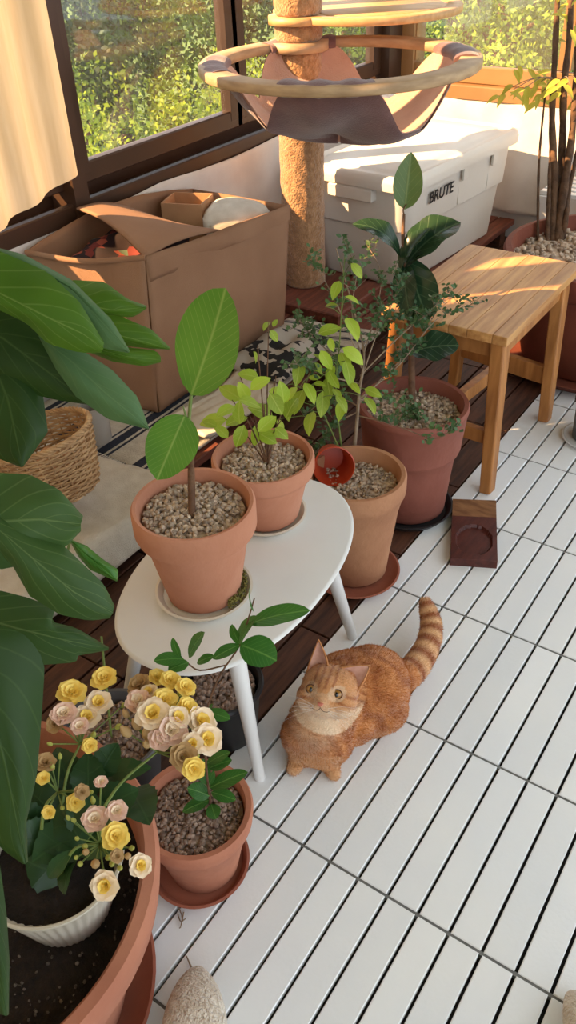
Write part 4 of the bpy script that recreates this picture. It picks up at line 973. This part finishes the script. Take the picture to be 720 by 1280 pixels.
# slatted white rack by the back wall
wr = thing('slatted_rack', 'low white slatted rack by the back wall behind the indoor tree', 'rack', (-.2, 2.45, 0))
q = MB()
for k in range(5): q.box((-.22, 2.36+k*.045, .30), (.56, .03, .014), bev=.002)
q.build('slats', white_paint, wr)
q = MB()
for x in (-.48, .04): q = MB(); q.box((x, 2.45, .282), (.03, .24, .022)); q.build('rail', white_paint, wr)
for x in (-.48, .04):
    for y in (2.35, 2.55): q = MB(); q.box((x, y, .1355), (.03, .03, .271), bev=.002); q.build('leg', white_paint, wr)

# ================================================================ SLIPPERS, TWIGS
def slipper(tip, heading, label):
    tip = V(tip); d = V((math.cos(heading), math.sin(heading), 0)); s = V((-d.y, d.x, 0)); q = MB(); loops = []; n = 28
    for i in range(15):
        t = i/14; l = .26*t; w = .052*max(.05, math.sin(min(1, t*2.4+.04)*PI/2))**.75*(1-.18*math.sin(PI*t)); h = .052*min(1, (t*3.5+.02))**.6 if t < .45 else .052*(1-.55*min(1, (t-.45)/.25))
        loops.append([tip-d*l + s*(w*math.cos(a)) + V((0,0,h*.5+h*.5*math.sin(a)+.001+.002*noise.noise(V((a*2, t*20, 0))))) for a in [2*PI*k/n for k in range(n)]])
    q.loft(loops); q2 = MB()
    o = q.build('slipper', slipper_m, subsurf=1); tag(o, label, 'slipper'); return o
hd = math.atan2(at(248, 1207).y-at(248, 1300).y, at(248, 1207).x-at(248, 1300).x)
slipper(at(246, 1208, 0.018), hd, 'fuzzy beige slipper toe at the bottom edge beside the big pot')
slipper(at(712, 1238, .01), hd+.1, 'fuzzy beige slipper toe at the lower right edge')
q = MB()
for pts in ([(222,1142),(226,1152),(232,1148)], [(230,1140),(226,1158),(224,1160)], [(213,1120),(226,1140),(228,1150)]): q.tube(spline([at(x, y, .004) for x, y in pts], 5), .0009, 4)
tag(q.build('dry_twig', stem_gy), 'small forked dry twig lying on the deck below the small pot', 'twig')
q = MB(); q.tube([at(233,1195,.004), at(239,1209,.004)], [.0008,.0016], 5); tag(q.build('dry_twig', stem_gy), 'short dry twig touching the toe of the left slipper', 'twig')

# ================================================================ CAT
def build_cat():
    import bmesh
    blobs = []   # (p0, p1, r0, r1) tapered capsules
    def cap(a, b, ra, rb): blobs.append((V(a), V(b), ra, rb))
    g = lambda x, y, z: at(x, y, z)
    chest = g(399, 905, .075); mid = g(432, 862, .082); rump = g(464, 856, .080)
    cap(chest, mid, .054, .064); cap(mid, rump, .067, .070); cap(g(380,918,.055), g(412, 925, .052), .040, .042)
    cap(g(425, 905, .05), g(440, 900, .05), .042, .044); cap(chest, g(404, 875, .125), .044, .038)
    cap(g(382, 932, .036), g(408, 938, .034), .033, .033)
    # haunch and hind foot
    h1 = g(478, 884, .048); cap(h1, g(464, 900, .032), .046, .032); cap(g(470, 908, .016), g(440, 924, .011), .016, .012)
    # front legs tucked under the chest
    cap(g(374, 935, .035), g(371, 952, .013), .020, .0145); cap(g(371, 954, .013), g(367, 961, .010), .0145, .012)
    cap(g(412, 940, .035), g(414, 956, .013), .020, .0145); cap(g(414, 958, .013), g(417, 967, .010), .0145, .012)
    # tail
    tp = spline([g(498, 850, .05), g(518, 836, .045), g(535, 806, .045), g(539, 780, .055), g(532, 754, .075)], 10); tr2 = [.030, .028, .0265, .0255, .0245, .0235, .0225, .0215, .020, .0175, .013]
    for i in range(10): cap(tp[i], tp[i+1], tr2[i], tr2[i+1])
    # head
    hc = g(411, 865, .145); fw = (camn(hc)*.95 + V((-.10,-.45,.02))); fw.normalize(); rt = fw.cross(V((0,0,1))); rt.normalize()
    roll = math.radians(4); up = rt.cross(fw).normalized(); rt, up = rt*math.cos(roll)-up*math.sin(roll), up*math.cos(roll)+rt*math.sin(roll)
    # rt points to the viewer's left of the face? make it screen-right
    if rt.dot(RX) < 0: rt = -rt
    up = (-rt).cross(fw).normalized()
    if up.z < 0: up = -up
    H = lambda r, u, f: hc + (rt*r + up*u + fw*f)*1.10
    cap(H(-.008, .004, -.01), H(.008, .004, -.01), .040, .040)
    cap(H(-.022, -.010, .008), H(.022, -.010, .008), .027, .027)
    cap(H(0, .004, .012), H(0, -.004, .022), .029, .021)
    cap(H(-.008, -.017, .026), H(.008, -.017, .026), .0135, .0135); cap(H(0, -.024, .02), H(0, -.024, .022), .013, .012)
    cap(H(0, .004, .024), H(0, -.009, .038), .009, .0065)
    # build union by remeshing overlapping ellipsoids
    bm = bmesh.new()
    for a, b, ra, rb in blobs:
        n = max(2, int((b-a).length/(min(ra, rb)*.25))+1)
        for i in range(n+1):
            t = i/n; c = a.lerp(b, t); r = ra+(rb-ra)*t
            bmesh.ops.create_icosphere(bm, subdivisions=3, radius=r, matrix=Matrix.Translation(c))
    # ears: thick hollow wedges
    def ear(b0, b1, bk, tip):
        vs = [bm.verts.new(p) for p in (b0, b1, bk, tip)]
        for f in ((0,1,3), (1,2,3), (2,0,3), (0,2,1)): bm.faces.new([vs[i] for i in f])
    me = bpy.data.meshes.new('cat_raw'); bm.to_mesh(me); bm.free(); o = bpy.data.objects.new('cat_raw', me); COL.objects.link(o)
    r = o.modifiers.new('r', 'REMESH'); r.mode = 'VOXEL'; r.voxel_size = .0028; s = o.modifiers.new('s', 'SMOOTH'); s.iterations = 10; s.factor = .6
    bpy.context.view_layer.update(); me2 = bpy.data.meshes.new_from_object(o.evaluated_get(bpy.context.evaluated_depsgraph_get())); bpy.data.objects.remove(o)
    root = thing('cat', 'orange tabby cat crouching on the white deck, looking up at the camera', 'cat', (chest.x, chest.y+.08, 0)); RL = V(root.location)
    # colours
    ca = me2.color_attributes.new('fur', 'FLOAT_COLOR', 'POINT'); OR = V(lin((196,128,70))[:3]); DO = V(lin((156,86,40))[:3]); CR = V(lin((232,208,176))[:3]); LT = V(lin((220,172,122))[:3])
    bx = (mid-chest).normalized()
    for v in me2.vertices:
        p = v.co.copy(); h = (p-hc)/1.10; a, b, c = h.dot(rt), h.dot(up), h.dot(fw); n3 = noise.noise(p*60)*.5+noise.noise(p*140)*.4
        k = .5+.5*math.sin((p-chest).dot(bx)*150+noise.noise(p*28)*5); col = OR.lerp(DO, max(0, min(1, .75*k+.5*n3)))
        if p.z < .05: col = col.lerp(LT, min(1, (.05-p.z)*14))
        # tail rings
        dt = min((p-q_).length for q_ in tp)
        if dt < .034 and p.y > .33:
            ii = min(range(11), key=lambda i: (p-tp[i]).length); tt = 0
            a_ = tp[max(0, ii-1)]; b_ = tp[min(10, ii+1)]; tt = max(0, ii-1)+((p-a_).dot(b_-a_)/(b_-a_).length_squared)*(min(10, ii+1)-max(0, ii-1))
            col = LT.lerp(DO, .5+.5*math.sin(tt*4.0)) if tt > 1.5 else col
        if h.length < .062:
            base = OR.lerp(LT, .35)
            st = max(0, math.sin(a*620+ .3*math.sin(b*200)))*(1 if b > .012 and abs(a) < .022 else 0); base = base.lerp(DO, .95*st)
            if abs(a) > .020 and -.02 < b < .012: base = base.lerp(DO, .8*max(0, math.sin(b*520+abs(a)*180)))
            if b < -.008: base = base.lerp(CR, min(.85, (-.008-b)*60)*(.75+.5*n3))
            if c > .030 and abs(a) < .012 and b < .006: base = base.lerp(CR, .25)
            for s_ in (-1, 1):
                if (a-s_*.0195)**2+(b-.006)**2 < .0115**2 and c > 0: base = base.lerp(CR, .45)
            col = base.lerp(DO, .12*n3+.05)
        w = (p-g(390, 915, .10)).length
        if w < .06 and p.y < .16 and h.length > .04: col = col.lerp(CR, min(.5, (.06-w)*14)*(.7+.6*n3))
        if p.y < .14 and p.z < .06: col = col.lerp(LT, .4)
        ca.data[v.index].color = (col.x, col.y, col.z, 1); v.co = v.co-RL
        # low relief fur
        v.co += v.normal*(.0009*n3)
    m = bpy.data.materials.new('ginger_fur'); m.use_nodes = True; nt = m.node_tree; b = nt.nodes['Principled BSDF']; at_ = nt.nodes.new('ShaderNodeAttribute'); at_.attribute_name = 'fur'
    tc = nt.nodes.new('ShaderNodeTexCoord'); nz = nt.nodes.new('ShaderNodeTexNoise'); nz.inputs['Scale'].default_value = 420; nz.inputs['Detail'].default_value = 3; nt.links.new(tc.outputs['Object'], nz.inputs['Vector'])
    hs = nt.nodes.new('ShaderNodeHueSaturation'); mr = nt.nodes.new('ShaderNodeMapRange'); mr.inputs['To Min'].default_value = .72; mr.inputs['To Max'].default_value = 1.28; nt.links.new(nz.outputs[0], mr.inputs[0]); nt.links.new(mr.outputs[0], hs.inputs['Value'])
    nt.links.new(at_.outputs['Color'], hs.inputs['Color']); nt.links.new(hs.outputs[0], b.inputs['Base Color']); b.inputs['Roughness'].default_value = .9; b.inputs['Sheen Weight'].default_value = .35; b.inputs['Sheen Roughness'].default_value = .6; b.inputs['Specular IOR Level'].default_value = .15
    bp = nt.nodes.new('ShaderNodeBump'); bp.inputs['Strength'].default_value = .6; bp.inputs['Distance'].default_value = .004; nt.links.new(nz.outputs[0], bp.inputs['Height']); nt.links.new(bp.outputs[0], b.inputs['Normal'])
    me2.materials.clear(); me2.materials.append(m)
    for p in me2.polygons: p.use_smooth = True
    me2.name = 'body'; body = bpy.data.objects.new('body', me2); COL.objects.link(body); body.parent = root
    # short fur blades following the coat
    fm = bpy.data.materials.new('fur_tips'); fm.use_nodes = True; fb = fm.node_tree.nodes['Principled BSDF']; fa = fm.node_tree.nodes.new('ShaderNodeAttribute'); fa.attribute_name = 'fur'
    fm.node_tree.links.new(fa.outputs['Color'], fb.inputs['Base Color']); fb.inputs['Roughness'].default_value = .8; fb.inputs['Specular IOR Level'].default_value = .1
    ft = fm.node_tree.nodes.new('ShaderNodeBsdfTranslucent'); fx = fm.node_tree.nodes.new('ShaderNodeMixShader'); fx.inputs[0].default_value = .45
    fm.node_tree.links.new(fa.outputs['Color'], ft.inputs['Color']); fm.node_tree.links.new(fb.outputs[0], fx.inputs[1]); fm.node_tree.links.new(ft.outputs[0], fx.inputs[2]); fm.node_tree.links.new(fx.outputs[0], fm.node_tree.nodes['Material Output'].inputs['Surface'])
    fv = []; ff = []; fc = []; polys = me2.polygons; npz = len(polys); cols = me2.color_attributes['fur'].data
    for k in range(46000):
        pl = polys[random.randrange(npz)]; vi = pl.vertices[0]; p = pl.center.copy(); n_ = pl.normal
        w = (p+RL-hc).length; fl = -bx if 0 else bx
        flow = V((0,0,-.8)) + bx*1.0 if w > .07 else (p+RL-(hc+fw*.03))
        if w <= .07 and (p+RL-hc).dot(fw) > 0: ln_ = .0030
        elif (p+RL-g(392,905,.1)).length < .05: ln_ = .0085
        else: ln_ = .0062
        tg = flow - n_*flow.dot(n_); tg.normalize(); d = (tg + n_*.38 + V((random.uniform(-.3,.3), random.uniform(-.3,.3), random.uniform(-.3,.3)))).normalized()*ln_*random.uniform(.6,1.2)
        sd = d.cross(V((random.uniform(-1,1), random.uniform(-1,1), random.uniform(-1,1)))).normalized()*.00045
        o0 = len(fv); fv += [p-sd-n_*.0006, p+sd-n_*.0006, p+d]; ff.append((o0, o0+1, o0+2)); c_ = cols[vi].color; kk = random.uniform(.86,1.16)
        fc += [(c_[0]*kk, c_[1]*kk, c_[2]*kk, 1)]*3
    fme = bpy.data.meshes.new('fur'); fme.from_pydata(fv, [], ff); fca = fme.color_attributes.new('fur', 'FLOAT_COLOR', 'POINT'); fca.data.foreach_set('color', [x for c_ in fc for x in c_]); fme.materials.append(fm)
    fo = bpy.data.objects.new('fur', fme); COL.objects.link(fo); fo.parent = root; fo['kind'] = 'stuff'
    # ears
    em = mat('ear_fur', (202,142,92), (182,116,68), .9, 200, .3, 400); ei = mat('ear_inner', (206,160,140), (190,138,118), .8, 80)
    for s_, tipv in ((-1, H(-.027, .074, -.006)), (1, H(.055, .048, -.012))):
        if s_ < 0: b0, b1, top = H(-.040, .010, .0), H(-.005, .036, .0), tipv
        else: b0, b1, top = H(.006, .036, .0), H(.041, .006, .0), tipv
        bc = (b0+b1)/2-fw*.016; q = MB(); qi = MB()
        def outer(u, v, b0=b0, b1=b1, top=top, bc=bc, k=1.0):
            p = b0.lerp(b1, u) + (bc-(b0+b1)/2)*math.sin(PI*u)*k; t_ = v; w = (1-t_**1.35); m_ = (b0+b1)/2
            return p*0 + top.lerp(m_ + (p-m_), 1) * 0 + (m_ + (p-m_)*w) + (top-m_)*t_
        q.grid(outer, 14, 12); q.build('ear', em, root, solid=.0022)
        qi.grid(lambda u, v: outer(.08+.84*u, .04+v*.86, k=.72)+fw*.0012, 12, 10); qi.build('inner_ear', ei, root)
    # face details
    ey = mat('amber_eye', (178,126,58), (140,94,40), .12, 200, spec=.8); bk_ = mat('black_pupil', (10,9,8), None, .08, spec=.9); nm = mat('pink_nose', (206,126,104), (190,108,90), .45, 80); ln = mat('dark_eyeliner', (96,58,38), None, .6)
    def surf(r_, u_):   # find skin depth along the face direction
        best = None
        o_ = H(r_, u_, .12)-RL
        ok, loc, no, ix = body.ray_cast(o_, -fw)
        return (loc+RL) if ok else H(r_, u_, .03)
    bpy.context.view_layer.update()
    F3 = Matrix((rt, up, fw)).transposed()
    for s_ in (-1, 1):
        c = surf(s_*.0195, .006); q = MB()
        q.lathe([(0, -.003), (.0082, -.0015), (.0088, .0), (.0068, .0026), (.0034, .0040), (0, .0044)], c-fw*.0012, 20, F3 @ Matrix.Rotation(s_*.22, 3, 'Z') @ Matrix.Diagonal((1.0, .84, 1))); e_ = q.build('eye', ey, root)
        q = MB(); q.lathe([(0, .0), (.0036, .0004), (.0026, .0014), (0, .0020)], c+fw*.0021, 14, F3 @ Matrix.Diagonal((.85, 1.1, 1))); q.build('pupil', bk_, e_)
        q = MB(); pts = [c-fw*.0002+F3 @ (Matrix.Rotation(s_*.22, 3, 'Z') @ V((.0090*math.cos(t), .0076*math.sin(t), .0002))) for t in [2*PI*i/24 for i in range(25)]]; q.tube(pts, .0009, 6, cap=False); q.build('eyelid', ln, root)
    c = surf(0, -.0105); q = MB(); Rt = lambda x, y, z: c+F3 @ V((x, y, z))
    q.loft([[Rt(x*k, y*k, z) for x, y in ((-.0052,.0026),(-.002,.0036),(.002,.0036),(.0052,.0026),(.0032,-.001),(.0008,-.0034),(-.0008,-.0034),(-.0032,-.001))] for k, z in ((1, -.002), (1, .001), (.7, .0022))]); q.build('nose', nm, root)
    q = MB(); m0 = surf(0, -.0155)
    for s_ in (-1, 1): q.tube(spline([surf(0, -.0150), surf(s_*.003, -.0195), surf(s_*.009, -.0205), surf(s_*.0135, -.0185)], 10), .0006, 5)
    q.build('mouth', ln, root)
    q = MB(); wm = mat('white_whisker', (240,236,228), None, .4)
    for s_ in (-1, 1):
        q = MB()
        for k in range(5):
            p = surf(s_*.011, -.0150-.0016*k); e = p+rt*(s_*.046)+up*(.010-.009*k)+fw*.006; q.tube(spline([p, p.lerp(e, .5)+up*.003, e], 6), [.00032-.00004*i for i in range(7)], 4)
        for k in range(0):
            p = surf(s_*.015, .018); e = p+rt*(s_*.012*(k+1))+up*.03+fw*.01; q.tube(spline([p, p.lerp(e,.5)+fw*.003, e], 5), .0002, 4)
        q.build('whiskers', wm, root)
    q = MB()
    return root
build_cat()

# ================================================================ OUTDOORS
grass = mat('grass_ground', (96,118,52), (70,92,40), 0.95, 3, .4, 30)
q = MB(); q.box((-9, 9, -1.6), (44, 44, .1)); struct(q.build('ground', grass))
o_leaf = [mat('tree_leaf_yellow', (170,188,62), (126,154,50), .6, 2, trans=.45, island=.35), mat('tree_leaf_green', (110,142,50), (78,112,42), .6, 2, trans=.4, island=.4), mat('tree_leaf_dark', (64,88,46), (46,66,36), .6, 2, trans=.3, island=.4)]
def tree(name, label, c, r, h, n, mi, ls=.05, trunk=True, clumps=26, cat='tree', grp=None):
    t = thing(name, label, cat, (c[0], c[1], -1.55), grp); c = V(c); q = MB(); cl = []
    for _ in range(clumps):
        d = V((random.gauss(0,1), random.gauss(0,1), random.gauss(0,1))).normalized()*random.random()**.4; cl.append((c+V((d.x*r, d.y*r, d.z*h)), random.uniform(.22,.42)*r))
    ls *= .72
    for _ in range(int(n*1.7)):
        cc, cr_ = random.choice(cl); d = V((random.gauss(0,1), random.gauss(0,1), random.gauss(0,1)+.3)).normalized(); p = cc+d*cr_*random.uniform(.75,1.08)
        l = ls*random.uniform(.7,1.3); a = V((random.gauss(0,1), random.gauss(0,1), random.gauss(0,1)-.4)).normalized(); s = a.cross(d+V((random.uniform(-.6,.6),)*3)); s.normalize()
        q.add([p, p+a*l*.45+s*l*.3, p+a*l, p+a*l*.45-s*l*.3], [(0,1,2,3)])
    q.build('foliage', o_leaf[mi], t)
    q = MB(); q.tube(spline([V((c.x, c.y, -1.6)), V((c.x+.05, c.y-.04, c.z*.3-.5)), c+V((0,0,h*.3))], 8), [.09*r*(1-.07*i) for i in range(9)], 10)
    for k in range(6): cc = random.choice(cl)[0]; q.tube([V((c.x, c.y, min(c.z, -.2))), V((c.x,c.y,c.z)).lerp(cc, .5), cc], [.035*r, .02*r, .01*r], 6)
    q.build('trunk', bark_m, t); return t
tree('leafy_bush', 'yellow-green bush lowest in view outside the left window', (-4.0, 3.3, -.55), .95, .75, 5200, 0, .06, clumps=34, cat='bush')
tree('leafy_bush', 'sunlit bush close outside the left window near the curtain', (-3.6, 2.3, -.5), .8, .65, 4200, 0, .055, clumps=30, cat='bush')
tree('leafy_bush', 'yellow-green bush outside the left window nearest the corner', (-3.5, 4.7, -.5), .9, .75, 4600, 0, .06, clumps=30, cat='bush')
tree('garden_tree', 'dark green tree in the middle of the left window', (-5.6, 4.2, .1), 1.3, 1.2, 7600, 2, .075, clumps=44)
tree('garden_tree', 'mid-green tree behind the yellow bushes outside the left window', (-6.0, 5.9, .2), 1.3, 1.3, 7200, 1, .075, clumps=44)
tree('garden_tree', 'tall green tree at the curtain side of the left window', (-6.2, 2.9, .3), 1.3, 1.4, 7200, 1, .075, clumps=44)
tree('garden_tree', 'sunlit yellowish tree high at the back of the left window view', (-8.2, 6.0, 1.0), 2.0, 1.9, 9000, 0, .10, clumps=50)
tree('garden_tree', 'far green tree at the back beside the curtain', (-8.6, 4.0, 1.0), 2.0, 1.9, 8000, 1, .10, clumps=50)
tree('garden_tree', 'dark tree outside beyond the window corner', (-4.6, 7.2, .1), 1.5, 1.4, 7000, 2, .08, clumps=44)
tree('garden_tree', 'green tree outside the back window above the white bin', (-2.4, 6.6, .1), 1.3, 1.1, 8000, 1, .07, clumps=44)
tree('leafy_bush', 'sunlit yellow-green bush outside the back window beside the indoor tree', (-1.2, 5.2, -.35), 1.1, .85, 6800, 0, .055, clumps=40, cat='bush')
tree('leafy_bush', 'bush outside the back window at the right edge', (.3, 5.4, -.3), 1.0, .85, 5200, 0, .055, clumps=36, cat='bush')
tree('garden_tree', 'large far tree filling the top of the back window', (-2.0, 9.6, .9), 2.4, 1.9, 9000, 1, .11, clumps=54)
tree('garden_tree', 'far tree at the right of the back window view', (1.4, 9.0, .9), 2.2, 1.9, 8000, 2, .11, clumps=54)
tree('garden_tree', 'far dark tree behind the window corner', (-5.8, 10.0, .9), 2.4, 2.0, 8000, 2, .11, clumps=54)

for o in bpy.context.scene.objects:
    if o.parent or 'label' not in o: continue
    g_ = {'saucer': 'saucers under the pots', 'garden_tree': 'garden trees outside the windows', 'leafy_bush': 'bushes outside the windows', 'slipper': 'pair of fuzzy slippers', 'dry_twig': 'dry twigs on the deck', 'curtain': 'sheer curtains', 'white_sheet': 'white sheets over the low walls', 'nursery_pot': 'plastic nursery pots'}.get(o.name.split('.')[0])
    if g_: o['group'] = g_

# ================================================================ LIGHT AND CAMERA
w = bpy.data.worlds.new('World'); bpy.context.scene.world = w; w.use_nodes = True
bgn = w.node_tree.nodes['Background']; bgn.inputs[0].default_value = (0.86, 0.93, 1.0, 1); bgn.inputs[1].default_value = 2.2
sl = bpy.data.lights.new('sun', 'SUN'); sl.energy = 22.0; sl.color = (1.0, .63, .31); sl.angle = math.radians(.6)
so = bpy.data.objects.new('sun', sl); COL.objects.link(so); el = math.radians(35); az = math.radians(44)
dr = V((math.cos(az)*math.cos(el), math.sin(az)*math.cos(el), -math.sin(el))); so.rotation_mode = 'QUATERNION'; so.rotation_quaternion = (-dr).to_track_quat('Z', 'Y'); so.location = (-4, -3, 4)

cd = bpy.data.cameras.new('camera'); co = bpy.data.objects.new('camera', cd); COL.objects.link(co)
cd.sensor_fit = 'VERTICAL'; cd.sensor_height = 24.0; cd.lens = FPX/1280*24.0; cd.clip_start = 0.02; cd.clip_end = 200
Mc = Matrix((RX, -RY, -RZ)).transposed().to_4x4(); Mc.translation = CAM; co.matrix_world = Mc
sc = bpy.context.scene; sc.camera = co
sc.view_settings.view_transform = 'Standard'; sc.view_settings.look = 'None'; sc.view_settings.gamma = 1; sc.view_settings.use_curve_mapping = False; sc.view_settings.exposure = 0.0
